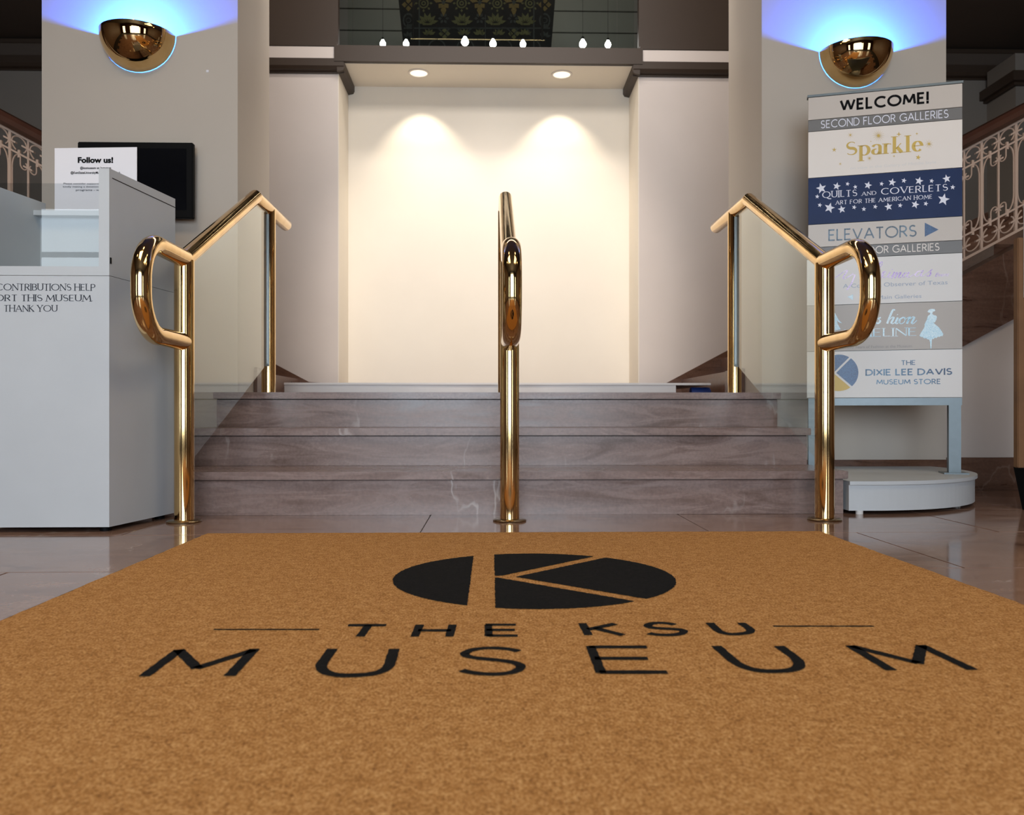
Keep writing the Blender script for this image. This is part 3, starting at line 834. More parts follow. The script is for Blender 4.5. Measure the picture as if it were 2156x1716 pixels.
for i, (px, py, r) in enumerate(((806, 92, 1.0), (855, 92, 1.0), (979, 88, 1.25), (1038, 92, 1.15), (1101, 93, 1.05), (1227, 93, 1.2), (1280, 94, 1.05))):
    c = D(px, py, 6.75); R = .024 * r
    t = thing('hanging_bulb', names[i], 'lamp', tuple(c), group='bulbs in a row behind the gallery glass')
    MB().lathe([(.002, -1.0 * R), (.6 * R, -.85 * R), (.95 * R, -.4 * R), (R, 0), (.85 * R, .5 * R), (.5 * R, 1.0 * R), (.35 * R, 1.4 * R)], c, n=20).build('bulb', M['lamp_white'], t, smooth=60)
    MB().lathe([(.4 * R, 1.35 * R), (.4 * R, 2.0 * R), (.1 * R, 2.2 * R), (.0012, 2.4 * R), (.0012, 5.9 - c.z)], c, n=8).build('socket', M['black'], t)  # cord and socket added only to carry the bulb

# ------------------------------------------------------------------ wall sconces
def sconce(pc, lab):
    """pc: centre of the rim on the wall"""
    R = .176; x, y, z = pc
    t = thing('wall_sconce', lab, 'wall lamp', (x, PF, z - R), group='brass bowl sconces on the piers')
    gap = .0035; nA, nB = 48, 24
    vs = []; fs = []
    for shell, rr in enumerate((R, R - .004)):
        for j in range(nB + 1):
            th = PI / 2 * j / nB                 # 0 rim .. pi/2 bottom
            for i in range(nA + 1):
                a = PI * i / nA
                yy = -rr * math.cos(th) * math.sin(a)
                vs.append(Vector((x - rr * math.cos(th) * math.cos(a), PF - gap + yy, z - rr * math.sin(th))))
    Wn = nA + 1; H = (nB + 1) * Wn
    for s in (0, 1):
        for j in range(nB):
            for i in range(nA):
                q = (s * H + j * Wn + i, s * H + j * Wn + i + 1, s * H + (j + 1) * Wn + i + 1, s * H + (j + 1) * Wn + i)
                fs.append(q if s == 0 else q[::-1])
    for i in range(nA): fs.append((i, i + 1, H + i + 1, H + i))
    for j in range(nB):
        fs.append((j * Wn, (j + 1) * Wn, H + (j + 1) * Wn, H + j * Wn)); e = nA
        fs.append((j * Wn + e, (j + 1) * Wn + e, H + (j + 1) * Wn + e, H + j * Wn + e))
    me = bpy.data.meshes.new('bowl'); me.from_pydata([tuple(v) for v in vs], [], fs); me.materials.append(M['brass_bowl']); me.update()
    me.polygons.foreach_set('use_smooth', [True] * len(me.polygons)); me.set_sharp_from_angle(angle=.7)
    link_obj('bowl', me, t)
    box('wall_bracket', (x - .03, PF - .05, z - .10), (x + .03, PF, z - .07), M['black'], t, .002)
    MB().lathe([(.004, 0), (.016, .004), (.018, .012), (.012, .022), (.003, .026)], (x, PF - .055, z - .07), n=16).build('bulb', M['lamp_blue'], t, smooth=60)
    light('POINT', 'sconce_glow', (x, PF - .10, z - .045), 80, (0.015, 0.12, 1.0), 0.012)


M['brass_bowl'] = brass('mirror_brass', 0.025, (0.72, 0.50, 0.24))
cL = W(293, 77, PF); cR = W(1800, 110, PF)
sconce((W(293, 77, PF).x, PF, W(370, 77, PF).z), 'quarter-round polished brass sconce glowing blue on the pier above the black television')
sconce((W(1799, 110, PF).x, PF, W(1730, 110, PF).z), 'quarter-round polished brass sconce glowing blue on the pier above the directory sign')

# ------------------------------------------------------------------ brass handrails
PY = 2.99            # front posts
JZ = .943            # height of joint
BY = PY * 1.374      # back post
CYc = PY * 1.297     # corner
CZ = .39 + 450 * (CYc) / 1740 + .004
EXT = PY * 1.487
PR = .0345; HR = .0315


def handrail(X, lab, glass, gl_lab=None, xpost=None):
    t = thing('brass_handrail', lab, 'handrail', (X, PY, 0), group='brass handrails of the marble steps')
    N_ = (1, 0, 0)
    # posts
    MB().lathe([(PR, .004), (PR, JZ - .005)], (X, PY, 0), n=40).build('post', M['brass'], t, smooth=40)
    MB().lathe([(PR * .98, LAND + .0005), (PR * .98, CZ - .003)], (X, BY, 0), n=40).build('post', M['brass'], t, smooth=40)
    MB().lathe([(.0, 0.0), (.060, 0.0), (.061, .004), (.057, .0075), (.037, .009), (.0, .0092)], (X, PY, .0003), n=40, cap=False).build('floor_flange', M['brass_dull'], t, smooth=40)
    J = Vector((X, PY, JZ)); Cn = Vector((X, CYc, CZ)); E = Vector((X, EXT, CZ))
    dr = (Cn - J).normalized(); dh = Vector((0, -1, 0))
    bis = (dr - dh).normalized()       # bisector where loop and rail meet
    MB().tube([J, Cn], HR, N_, n=36, t0=bis, t1=(dr + Vector((0, 1, 0))).normalized(), cap=False).build('rail', M['brass'], t, smooth=60)
    MB().tube([Cn, E], HR, N_, n=36, t0=(dr + Vector((0, 1, 0))).normalized(), cap=True, round_end=True).build('rail_end', M['brass'], t, smooth=60)
    # loop handle: out towards the mat, down and back to the post
    r = .13; L = .365; zb = .645
    pts = [J, Vector((X, PY - L + r + .02, JZ))]
    c1 = Vector((X, PY - L + r, JZ - r))
    for k in range(1, 17):
        a = PI / 2 + (PI / 2) * k / 16; pts.append(c1 + Vector((0, r * 1.0 * math.cos(a), r * math.sin(a))))
    c2 = Vector((X, PY - L + r, zb + r))
    for k in range(0, 17):
        a = PI + (PI / 2) * k / 16; pts.append(c2 + Vector((0, r * math.cos(a), r * math.sin(a))))
    pts.append(Vector((X, PY, zb)))
    pts = [pts[0]] + [p for i, p in enumerate(pts[1:], 1) if (p - pts[i - 1]).length > 1e-5]
    MB().tube(pts, HR, N_, n=36, t0=-bis, cap=False, sharp=60).build('loop_handle', M['brass'], t, smooth=60)
    if glass:
        y0, y1 = PY + PR - .006, BY - PR + .006
        lift = HR * .9
        top = lambda yy: JZ + (yy - PY) * (CZ - JZ) / (CYc - PY) - lift
        poly = [(X - .006, y0, .205), (X - .006, y1, .640), (X - .006, y1, min(CZ - HR * .8, top(y1))), (X - .006, CYc, CZ - HR * 1.0), (X - .006, y0, top(y0) - .004)]
        MB().prism(poly, (.012, 0, 0)).build('glass_panel', M['glass'], t)
        box('glass_channel', (X - .012, BY - PR - .004, .62), (X + .012, BY - PR + .010, CZ - HR), M['gasket'], t, .002)
    return t


XP = [W(388, 900, PY).x, W(1073, 900, PY).x, W(1736, 900, PY).x]
handrail(XP[0], 'tubular polished brass handrail with glass panel beside the white donation box', True)
handrail(XP[1], 'tubular polished brass handrail without glass at the middle of the steps', False)
handrail(XP[2], 'tubular polished brass handrail with glass panel in front of the directory sign', True)

# ------------------------------------------------------------------ entrance mat
mA = F(440, 1120, .012); mB = F(1730, 1118.5, .012)
mx0, mx1, my1 = mA.x, mB.x, (mA.y + mB.y) / 2; my0 = -.9
mat_ = thing('entrance_mat', 'large tan coir entrance mat printed with black museum emblem and lettering', 'mat', ((mx0 + mx1) / 2, my1, 0))
box('rubber_backing', (mx0 - .013, my0, .0003), (mx1 + .013, my1 + .010, .005), M['rubber'], mat_, .001)
MT = .012
# pile: a dense slab with slightly uneven top edge
vs = []; fs = []; nx, ny = 120, 150
for j in range(ny + 1):
    for i in range(nx + 1):
        xx = mx0 + (mx1 - mx0) * i / nx; yy = my0 + (my1 - my0) * j / ny
        edge = i in (0, nx) or j in (0, ny)
        if edge: xx += random.uniform(-.002, .002); yy += random.uniform(-.002, .002)
        vs.append(Vector((xx, yy, MT - (.002 if edge else 0) + (0 if edge else random.uniform(-.0003, 0.0)))))
for j in range(ny):
    for i in range(nx): fs.append((j * (nx + 1) + i, j * (nx + 1) + i + 1, (j + 1) * (nx + 1) + i + 1, (j + 1) * (nx + 1) + i))
bd = [i for i in range(nx + 1)] + [(j + 1) * (nx + 1) - 1 for j in range(1, ny + 1)] + [ny * (nx + 1) + i for i in range(nx - 1, -1, -1)] + [j * (nx + 1) for j in range(ny - 1, 0, -1)]
k = len(vs); vs += [Vector((vs[i].x, vs[i].y, .004)) for i in bd]; nb = len(bd)
for q in range(nb): fs.append((bd[q], bd[(q + 1) % nb], k + (q + 1) % nb, k + q))
mesh_obj('coir_pile', vs, fs, M['coir'], mat_)
# printed emblem
GC = F(1125, 1219, MT); RX = (F(1423, 1219, MT).x - F(827, 1219, MT).x) / 2
RYn = (F(1125, 1166, MT).y - F(1125, 1283, MT).y) / 2; GC.y = (F(1125, 1166, MT).y + F(1125, 1283, MT).y) / 2


def jag(poly, s=.004, amp=.0013):
    out = []
    for i in range(len(poly)):
        a = Vector(poly[i]); b = Vector(poly[(i + 1) % len(poly)]); n = max(1, int((b - a).length / s))
        for q in range(n):
            p = a + (b - a) * q / n; out.append(Vector((p.x + random.uniform(-amp, amp), p.y + random.uniform(-amp, amp), p.z)))
    return out


def mat_piece(poly3, name='emblem_piece'):
    p = jag(poly3); n = len(p); lift = Vector((0, 0, .0009))
    me = bpy.data.meshes.new(name); me.from_pydata([tuple(v + lift) for v in p], [], [tuple(range(n))]); me.materials.append(M['coir_black']); me.update()
    return link_obj(name, me, mat_)


for pc in emblem():
    mat_piece([Vector((GC.x + x * RX, GC.y + y * RYn, MT)) for x, y in pc])


def mat_strokes(strokes, wd, name='letter'):
    """strokes: pixel polylines of the photo measured on the mat plane"""
    quads = []
    for s in strokes:
        P = [F(a, b, MT) for a, b in s]
        P2 = []
        for i in range(len(P) - 1):
            n = max(1, int((P[i + 1] - P[i]).length / .008))
            for q in range(n): P2.append((P[i] + (P[i + 1] - P[i]) * q / n))
        P2.append(P[-1])
        P2 = [Vector((p.x, p.y)) for p in P2]
        strip(P2, [wd + random.uniform(-.0012, .0012) for _ in P2], quads)
    vs = []; fs = []
    for q in quads:
        k = len(vs); vs += [(v.x, v.y, MT + .0009) for v in q]; fs.append(tuple(range(k, k + 4)))
    me = bpy.data.meshes.new(name); me.from_pydata(vs, [], fs); me.materials.append(M['coir_black']); me.update()
    return link_obj(name, me, mat_)


def bez(p0, p1, p2, p3, n=14):
    return [tuple((1 - t) ** 3 * a + 3 * (1 - t) ** 2 * t * b + 3 * (1 - t) * t * t * c + t ** 3 * d for a, b, c, d in zip(p0, p1, p2, p3)) for t in [i / n for i in range(n + 1)]]


WL = .0172
mat_strokes([[(303, 1425), (378, 1369)], [(376, 1369), (416, 1408)], [(412, 1408), (536, 1369)], [(536, 1367), (483, 1424)]], WL)
mat_strokes([[(700, 1367), (682, 1392)] + bez((682, 1392), (664, 1412), (690, 1424), (735, 1423)) + bez((735, 1423), (800, 1422), (818, 1412), (822, 1394)) + [(830, 1367)]], WL)
mat_strokes([bez((1092, 1372), (1060, 1362), (990, 1362), (978, 1377)) + bez((978, 1377), (975, 1392), (1095, 1386), (1097, 1405)) + bez((1097, 1405), (1090, 1424), (1010, 1424), (972, 1412))], WL * .85)
mat_strokes([[(1243, 1361), (1266, 1418)], [(1240, 1363), (1362, 1363)], [(1252, 1387), (1364, 1387)], [(1262, 1416), (1405, 1416)]], WL * .9)
mat_strokes([[(1508, 1361), (1545, 1393)] + bez((1545, 1393), (1575, 1414), (1610, 1415), (1640, 1414)) + bez((1640, 1414), (1690, 1412), (1690, 1400), (1672, 1384)) + [(1640, 1361)]], WL)
mat_strokes([[(1790, 1360), (1877, 1412)], [(1792, 1361), (1935, 1397)], [(1932, 1398), (1940, 1360)], [(1938, 1359), (2048, 1411)]], WL)
WS = .0150
mat_strokes([[(733, 1317), (813, 1317)], [(776, 1317), (758, 1341)]], WS)
mat_strokes([[(884, 1316), (873, 1341)], [(953, 1316), (946, 1341)], [(880, 1328), (950, 1328)]], WS)
mat_strokes([[(1028, 1316), (1029, 1340)], [(1022, 1316), (1086, 1316)], [(1024, 1327), (1084, 1327)], [(1024, 1339), (1090, 1339)]], WS * .9)
mat_strokes([[(1226, 1313), (1239, 1338)], [(1295, 1314), (1238, 1326)], [(1252, 1323), (1312, 1338)]], WS)
mat_strokes([bez((1420, 1316), (1400, 1310), (1362, 1311), (1364, 1319)) + bez((1364, 1319), (1372, 1327), (1440, 1322), (1440, 1330)) + bez((1440, 1330), (1438, 1340), (1385, 1339), (1366, 1334))], WS)
mat_strokes([[(1494, 1312), (1508, 1325)] + bez((1508, 1325), (1520, 1337), (1545, 1337), (1560, 1335)) + bez((1560, 1335), (1585, 1333), (1583, 1328), (1575, 1322)) + [(1560, 1312)]], WS)
mat_strokes([[(450, 1326), (672, 1326)]], .006, 'printed_line')
mat_strokes([[(1628, 1319), (1840, 1319)]], .006, 'printed_line')

# ------------------------------------------------------------------ donation box
FR = F(230, 1120, 0); BR = D(369, 1077, 3.105); BR.z = 0
FLp = FR + Vector((-.515, .0, 0)); BL = FLp + (BR - FR)
dbx = thing('donation_box', 'white free-standing donation box with glass-fronted top beside the brass handrail', 'donation box', (FR.x - .25, FR.y + .2, 0))
zF = .016; zL = W(230, 580, FR.y).z; zI = W(220, 561, FR.y).z; zS = W(228, 354, FR.y).z; zG = W(100, 384, FR.y).z


def quadprism(name, pts, z0, z1, mat, par):
    return MB().prism([(p.x, p.y, z0) for p in pts], (0, 0, z1 - z0)).build(name, mat, par)


def lerp2(u, v):
    """u across 0..1 from left, v back 0..1"""
    return FLp * (1 - u) * (1 - v) + FR * u * (1 - v) + BL * (1 - u) * v + BR * u * v


tk_ = .034 / .515; tb = .05
quadprism('lower_cabinet', [lerp2(0, 0), lerp2(1, 0), lerp2(1, 1), lerp2(0, 1)], zF, zL - .0015, M['case'], dbx)
quadprism('front_sill', [lerp2(0, .0), lerp2(1 - tk_, .0), lerp2(1 - tk_, .10), lerp2(0, .10)], zL, zI, M['case'], dbx)
quadprism('deck', [lerp2(tk_, .10), lerp2(1 - tk_, .10), lerp2(1 - tk_, 1), lerp2(tk_, 1)], zL, zL + .012, M['case_in'], dbx)
quadprism('side_panel', [lerp2(1 - tk_, 0), lerp2(1, 0), lerp2(1, 1), lerp2(1 - tk_, 1)], zL, zS, M['case'], dbx)
quadprism('side_panel', [lerp2(0, .101), lerp2(tk_, .101), lerp2(tk_, 1), lerp2(0, 1)], zL, zS - .02, M['case'], dbx)
quadprism('back_panel', [lerp2(tk_, .93), lerp2(1 - tk_, .93), lerp2(1 - tk_, 1), lerp2(tk_, 1)], zL + .012, zG - .03, M['case_in'], dbx)
sh = quadprism('rear_shelf', [lerp2(tk_, .84), lerp2(1 - tk_, .84), lerp2(1 - tk_, 1), lerp2(tk_, 1)], zG - .03, zG - .012, M['case'], dbx)
quadprism('glass_front', [lerp2(tk_ * .2, .03), lerp2(1 - tk_, .03), lerp2(1 - tk_, .048), lerp2(tk_ * .2, .048)], zI, zG, M['glass_edge'], dbx)
hp = lerp2(.48, .925); hq = lerp2(.90, .925)
hatch = MB().box(Vector((hp.x, hp.y - .006, zL + .012)), Vector((hq.x, hp.y - .001, zL + .165)), .001).build('hatch', M['case_in'], dbx)
lk = lerp2(.80, .925)
MB().tube([(lk.x, lk.y - .001, zL + .215), (lk.x, lk.y - .008, zL + .215)], .009, (1, 0, 0), n=16).build('lock', M['steel'], dbx, smooth=40)
# line routed into the side panel below its sloping look edge, and small hinge
n_ = (BR - FR).cross(Vector((0, 0, 1))).normalized()
a0 = lerp2(1, .04) + n_ * .0008; a1 = lerp2(1, 1) + n_ * .0008
MB().prism([Vector((a0.x, a0.y, zS - .030)), Vector((a1.x, a1.y, zS - .034)), Vector((a1.x, a1.y, zS - .031)), Vector((a0.x, a0.y, zS - .027))], n_ * -.002).build('edge_seam', M['joint'], dbx)
a2 = lerp2(1, .015) + n_ * .0008
MB().box(a2 + Vector((-.001, -.003, zI + .01)), a2 + Vector((.002, .003, zI + .03))).build('hinge_pin', M['black'], dbx)
for u, v in ((.07, .1), (.93, .1), (.07, .9), (.93, .9)):
    c = lerp2(u, v); MB().lathe([(.018, 0), (.018, zF)], (c.x, c.y, 0), n=16).build('foot', M['black'], dbx, smooth=40)
yN = FR.y - .0001
def front_text(s, x0p, x1p, base, cap, mat=M['grey_ink'], **kw):
    A = W(x0p, base, FR.y); B = W(x1p, base, FR.y); A.z = B.z = W(65, base, FR.y).z
    lay('lettering', caps(s, .135, .065, True, .13, .34), A, B, W(65, cap, FR.y).z - A.z, (0, 0, 1), (0, -1, 0), mat, dbx)


front_text('YOUR CONTRIBUTIONS HELP', -71, 201, 612, 597)
front_text('SUPPORT THIS MUSEUM.', -66, 196, 634.5, 620)
front_text('THANK YOU', 8, 121, 656.5, 642)

# paper sign in the box
pd = 3.06
pA = D(115, 441, pd); pB = D(288, 440, pd); pZ = zG - .0115
pA.z = pB.z = pZ
hh = D(115, 312, pd).z - pZ
ps = thing('paper_sign', 'white paper sign reading Follow us standing inside the donation box', 'sign', tuple((pA + pB) / 2))
lean = Vector((0, .0, 0))
MB().prism([pA, pB, pB + Vector((0, 0, hh + .004)), pA + Vector((0, 0, hh))], (0, .0035, 0)).build('sheet', M['paper'], ps)
pn = (pB - pA).cross(Vector((0, 0, 1))).normalized()
if pn.y > 0: pn = -pn


def paper_text(s, x0, x1, base, cap, bold=0, mat=M['ink'], shear=0):
    A = hit(x0, base, pA, pn); B = hit(x1, base, pA, pn); H = hit(x0, cap, pA, pn).z - A.z
    B.z = A.z + (B.z - A.z) * .5
    lay('lettering', face_text(s, bold, shear), A, B, H, (0, 0, 1), pn, mat, ps, lift=.001)


paper_text('Follow us!', 164, 238.5, 342.5, 331, .045)
paper_text('@ksumuseum on Instagram', 169, 234, 356, 351, .02)
paper_text('@KentStateUniversityMuseum on Facebook', 149, 254, 366, 361, .02)
paper_text('Please consider supporting our museum by', 134, 266, 388.5, 384.5, 0, M['grey_ink'])
paper_text('kindly making a donation to our exhibits and', 133, 268, 395, 391, 0, M['grey_ink'])
paper_text('programs - we need you', 160, 250, 402, 398, .01, M['grey_ink'])

# ------------------------------------------------------------------ television on the pier
T0 = W(163, 458, PF - .075); T1 = W(406, 300, PF - .075)
tv = thing('television', 'black flat television mounted on the beige pier behind the donation box', 'television', (T0.x, PF, T0.z))
box('housing', (T0.x, PF - .075, T0.z), (T1.x, PF - .045, T1.z), M['black'], tv, .004)
b_ = .03
box('screen', (T0.x + b_, PF - .0765, T0.z + b_ * 1.3), (T1.x - b_, PF - .0735, T1.z - b_), M['screen'], tv)
box('rear_shell', (T0.x + .03, PF - .045, T0.z + .03), (T1.x - .03, PF - .015, T1.z - .06), M['black'], tv, .008)
box('wall_mount', (T0.x + .15, PF - .015, T0.z + .08), (T1.x - .15, PF - .0005, T1.z - .1), M['black'], tv)

# ------------------------------------------------------------------ round-ended platform and directory sign
PZ = .128
dais = thing('display_dais', 'low white platform with rounded front on which the directory sign stands', 'platform', (1.5, 3.6, 0))
def dais_poly(r):
    c = Vector((1.462, 3.862)); pts = []
    for k in range(49):
        a = -PI / 2 - .12 + (PI / 2 + .12 + .42) * k / 48
        p = c + Vector((math.cos(a), math.sin(a))) * r
        pts.append((max(p.x, 1.377), min(p.y, PF - .02)))
    pts.append((1.377, PF - .02))
    out = []
    for p in pts:
        if not out or (abs(p[0] - out[-1][0]) + abs(p[1] - out[-1][1])) > 1e-5: out.append(p)
    return out


MB().prism([(x, y, PZ - .014) for x, y in dais_poly(.722)], (0, 0, .014)).build('top_board', M['case'], dais)
MB().prism([(x, y, .014) for x, y in dais_poly(.712)], (0, 0, PZ - .028 + .0)).build('base_drum', M['case'], dais)
for c in ((1.42, 3.16), (1.95, 3.42), (1.42, 3.95), (2.05, 3.9)):
    MB().lathe([(.014, 0), (.014, .014)], (c[0], c[1], 0), n=14).build('foot', M['panel_white'], dais)

dR = 1740 * (EYE - PZ) / 128
dL = dR * 1.0465
sTR = D(2026, 172.5, dR); sTL = D(1702, 203.5, dL)
sBR = Vector((sTR.x, sTR.y, D(2026, 836.5, dR).z)); sBL = Vector((sTL.x, sTL.y, sBR.z))
zt = (sTR.z + sTL.z) / 2; zb = sBR.z
uv = (sTR - sTL); uv.z = 0; SWd = uv.length; uv.normalize()
nv = Vector((uv.y, -uv.x, 0)).normalized()      # towards the viewer
if nv.y > 0: nv = -nv
sg = thing('directory_sign', 'tall grey-framed museum directory sign of stacked panels on the white platform', 'sign', tuple((sTR + sTL) / 2 * 1)[:2] + (PZ,))
O0 = Vector((sTL.x, sTL.y, 0))


def S(u, z, d=0.0): return O0 + uv * u + Vector((0, 0, z)) + nv * d


def sbox(name, u0, u1, z0, z1, d0, d1, mat, par):
    p = [S(u0, z0, d0), S(u1, z0, d0), S(u1, z0, d1), S(u0, z0, d1)]
    return MB().prism(p, (0, 0, z1 - z0)).build(name, mat, par)


def zr(py): return D(2026, py, dR).z
cuts = [175, 225, 250.5, 352.5, 455, 505.5, 532, 633.5, 734.5, 836.5]
mats = ['panel_beige', 'panel_dark', 'panel_cream', 'panel_navy', 'panel_beige', 'panel_dark', 'panel_white', 'panel_grey', 'panel_white']
zc = [zr(c) for c in cuts]
panels = []
for i in range(9):
    u0 = 0.0 if i < 5 else -.006
    panels.append(sbox('sign_panel', u0, SWd, zc[i + 1] + .0012, zc[i] - .0012, 0, -.012, M[mats[i]], sg))
plab = ['welcome panel with black letters', 'dark grey strip with white letters', 'cream panel with gold word and sparks', 'navy panel with white stars',
        'grey panel with elevators arrow', 'dark grey strip with white letters', 'pale panel with lilac script', 'grey panel with pale blue dress figures', 'white store panel with round emblem']
for p, l in zip(panels, plab): p['label'] = l
sbox('backing', .002, SWd - .002, zb + .001, zt, -.0125, -.03, M['steel'], sg)
sbox('top_cap', -.004, SWd + .004, zt - .004, zt + .006, .002, -.034, M['steel'], sg)
sbox('cross_bar', 0, SWd, zb - .034, zb - .001, -.002, -.036, M['steel'], sg)
for u0, u1 in ((0, .05), (SWd - .052, SWd - .004)):
    sbox('leg', u0, u1, PZ + .006, zb - .034, -.002, -.036, M['steel'], sg)
    sbox('foot_plate', u0 - .025, u1 + .025, PZ, PZ + .006, .03, -.08, M['steel'], sg)
    for k, q in ((u0 + .003, zb - .05), (u0 + .003, PZ + .02)): pass


def SP(px, py): return hit(px, py, O0, nv)


def sign_text(i, polys, pA_, pB_, cap_px, mat):
    """pA_, pB_: baseline ends in the photo"""
    A = SP(*pA_); B = SP(*pB_); z = (A.z + B.z) / 2; A.z = B.z = z
    d = (Vector((A.x, A.y)) + Vector((B.x, B.y))).length / 2
    H = cap_px * (dR + dL) / 2 / FPX
    o = lay('lettering', polys, A, B, H, (0, 0, 1), nv, mat, panels[i])
    return o


sign_text(0, caps('WELCOME!', .20, .19, False, .17), (1768, 233), (1956, 219.5), 25, M['ink'])
sign_text(1, caps('SECOND FLOOR GALLERIES', .105, None, False, .17, .42), (1728, 270), (1997, 248.5), 17, M['star'])
sign_text(2, caps('Sp_a_r_k_l_e_', .19, .045, True, .085), (1779, 330), (1945, 317), 33, M['gold'])
sign_text(3, caps('QUILTS', .135, .07, True, .19), (1731, 417.5), (1805, 413), 14.5, M['star'])
sign_text(3, caps('AND', .13, .07, True, .2), (1814, 412), (1845, 410.5), 8.5, M['star'])
sign_text(3, caps('COVERLETS', .135, .07, True, .2), (1855, 410), (1996, 402), 14.5, M['star'])
sign_text(3, caps('ART FOR THE ^AMERICAN HOME'.replace('^', ''), .14, .08, True, .22, .5), (1759, 431), (1963, 418.5), 9, M['star'])
sign_text(4, caps('ELEVATORS', .125, None, False, .15), (1744, 506), (1930, 500), 25, M['foil_dark'])
sign_text(5, caps('FIRST FLOOR GALLERIES', .12, None, False, .17, .42), (1752, 538), (1978, 528), 16, M['panel_cream'])
sign_text(6, face_text('Event', .0, .45), (1968, 583), (1999, 581), 8, M['foil_pink'])
sign_text(6, face_text('A Constant Observer of Texas', .0), (1775, 606), (1995, 599), 9, M['faint'])
sign_text(6, face_text('Thru Main Galleries', .0), (1812, 632), (1940, 626), 8, M['faint'])
sign_text(7, caps('TIMELINE', .11, .05, True, .13), (1775, 713), (1931, 705), 18, M['foil_pale'])
sign_text(7, face_text('200 Years of Fashion at the Museum', .0), (1784, 735), (1920, 730), 6, M['faint_dark'])
sign_text(8, caps('THE', .15, None, False, .13), (1897, 769), (1928, 768), 10, M['foil_blue'])
sign_text(8, caps('DIXIE LEE DAVIS', .18, None, False, .15, .40), (1822, 791), (2005, 789.5), 14, M['foil_blue'])
sign_text(8, caps('MUSEUM STORE', .16, None, False, .15, .40), (1845, 810), (1981, 808.5), 11, M['foil_blue'])


def sp_lift(a, b): return SP(a, b) + nv * .0008


def star(cx, cy, r, rot=0, inner=.42, pts=5):
    p = []
    for k in range(pts * 2):
        a = math.radians(rot - 90 + k * 180 / pts); rr = r if k % 2 == 0 else r * inner
        p.append((cx + rr * math.cos(a), cy + rr * math.sin(a)))
    return p


k_ = 2156 / 330
sl = [(190, 240, 74, -14), (403, 210, 56, 12), (552, 178, 32, 15), (658, 220, 32, -10), (833, 197, 56, 15), (1020, 177, 33, 12), (1165, 157, 56, 10), (1327, 133, 38, 12),
      (1535, 138, 60, 14), (1708, 137, 34, 14), (1915, 107, 60, -12), (1998, 224, 36, 5), (135, 353, 32, 5), (170, 470, 33, 12), (303, 508, 76, 15), (472, 528, 56, -12),
      (643, 500, 34, 15), (776, 525, 34, 0), (933, 492, 34, 14), (1115, 492, 58, -12), (1275, 474, 35, 8), (1482, 462, 58, 16), (1628, 450, 35, 15), (1872, 393, 86, 12)]
for a, b, r, rot in sl:
    poly_mesh('star', [star(1700 + a / k_, 360 + b / k_, r / k_, rot)], M['star'], panels[3], sp_lift)
# gold sparks
k2 = 2156 / 250.0
for a, b, r, n in ((860, 135, 120, 16), (348, 125, 62, 8), (55, 392, 50, 5), (165, 648, 40, 6), (695, 545, 62, 10), (720, 240, 16, 4), (1228, 110, 48, 4), (1555, 100, 28, 4), (1775, 285, 88, 10), (1140, 508, 26, 4)):
    poly_mesh('spark', [star(1750 + a / k2, 270 + b / k2, r / k2, 0, .16 if n > 5 else .3, n)], M['gold'], panels[2], sp_lift)
poly_mesh('spark', [star(1750 + 1580 / k2, 270 + 530 / k2, 50 / k2, 10)], M['gold'], panels[2], sp_lift)
sign_text(2, face_text('on view in the Gallery of Middle Style', 0), (1790, 356), (1971, 345), 6, M['panel_white'])
# hand-written words, drawn as pen strokes
def script(name, strokes, wd, mat, par):
    q = []
    for st_ in strokes:
        P = [Vector((1740 + a / 7.434, 540 + b / 7.434)) for a, b in st_]
        # Catmull-Rom smoothing
        S_ = []
        for i in range(len(P) - 1):
            p0 = P[max(0, i - 1)]; p1 = P[i]; p2 = P[i + 1]; p3 = P[min(len(P) - 1, i + 2)]
            for k in range(5):
                t_ = k / 5
                S_.append(0.5 * ((2 * p1) + (p2 - p0) * t_ + (2 * p0 - 5 * p1 + 4 * p2 - p3) * t_ ** 2 + (3 * p1 - p0 - 3 * p2 + p3) * t_ ** 3))
        S_.append(P[-1])
        ws = []
        for i in range(len(S_)):
            d_ = (S_[min(len(S_) - 1, i + 1)] - S_[max(0, i - 1)])
            down = abs(d_.y) / (d_.length + 1e-6) if d_.x < d_.y * .6 else 0
            ws.append(wd * (.5 + .9 * down))
        strip(S_, ws, q)
    poly_mesh(name, [[(v.x, v.y) for v in f] for f in q], mat, par, lambda a, b: SP(a, b) + nv * .0008)


script('lettering', [
    [(135, 335), (200, 290), (290, 225), (325, 228), (262, 330), (285, 352), (360, 300), (430, 285), (440, 305), (395, 415), (320, 525)],
    [(330, 330), (380, 300), (420, 260)],
    [(820, 190), (868, 130), (872, 88), (840, 100), (815, 180)],
    [(845, 345), (890, 300), (925, 248), (905, 236), (875, 275), (880, 320), (920, 330), (975, 290)],
    [(1000, 245), (965, 310), (985, 330), (1040, 285)], [(1026, 200), (1032, 210)],
    [(1066, 240), (1022, 345)], [(1037, 310), (1095, 250), (1105, 262), (1070, 340)], [(1085, 310), (1150, 250), (1162, 262), (1130, 320), (1150, 332), (1210, 290)],
    [(1275, 255), (1225, 260), (1192, 306), (1215, 325), (1270, 272), (1292, 248), (1262, 312), (1290, 325), (1390, 270)],
    [(1500, 225), (1430, 238), (1392, 290), (1420, 315), (1490, 255), (1512, 220), (1478, 290), (1500, 310), (1580, 262)],
    [(1580, 262), (1650, 205), (1622, 235), (1632, 265), (1605, 308), (1565, 300)]], 2.3, M['foil_pink'], panels[6])
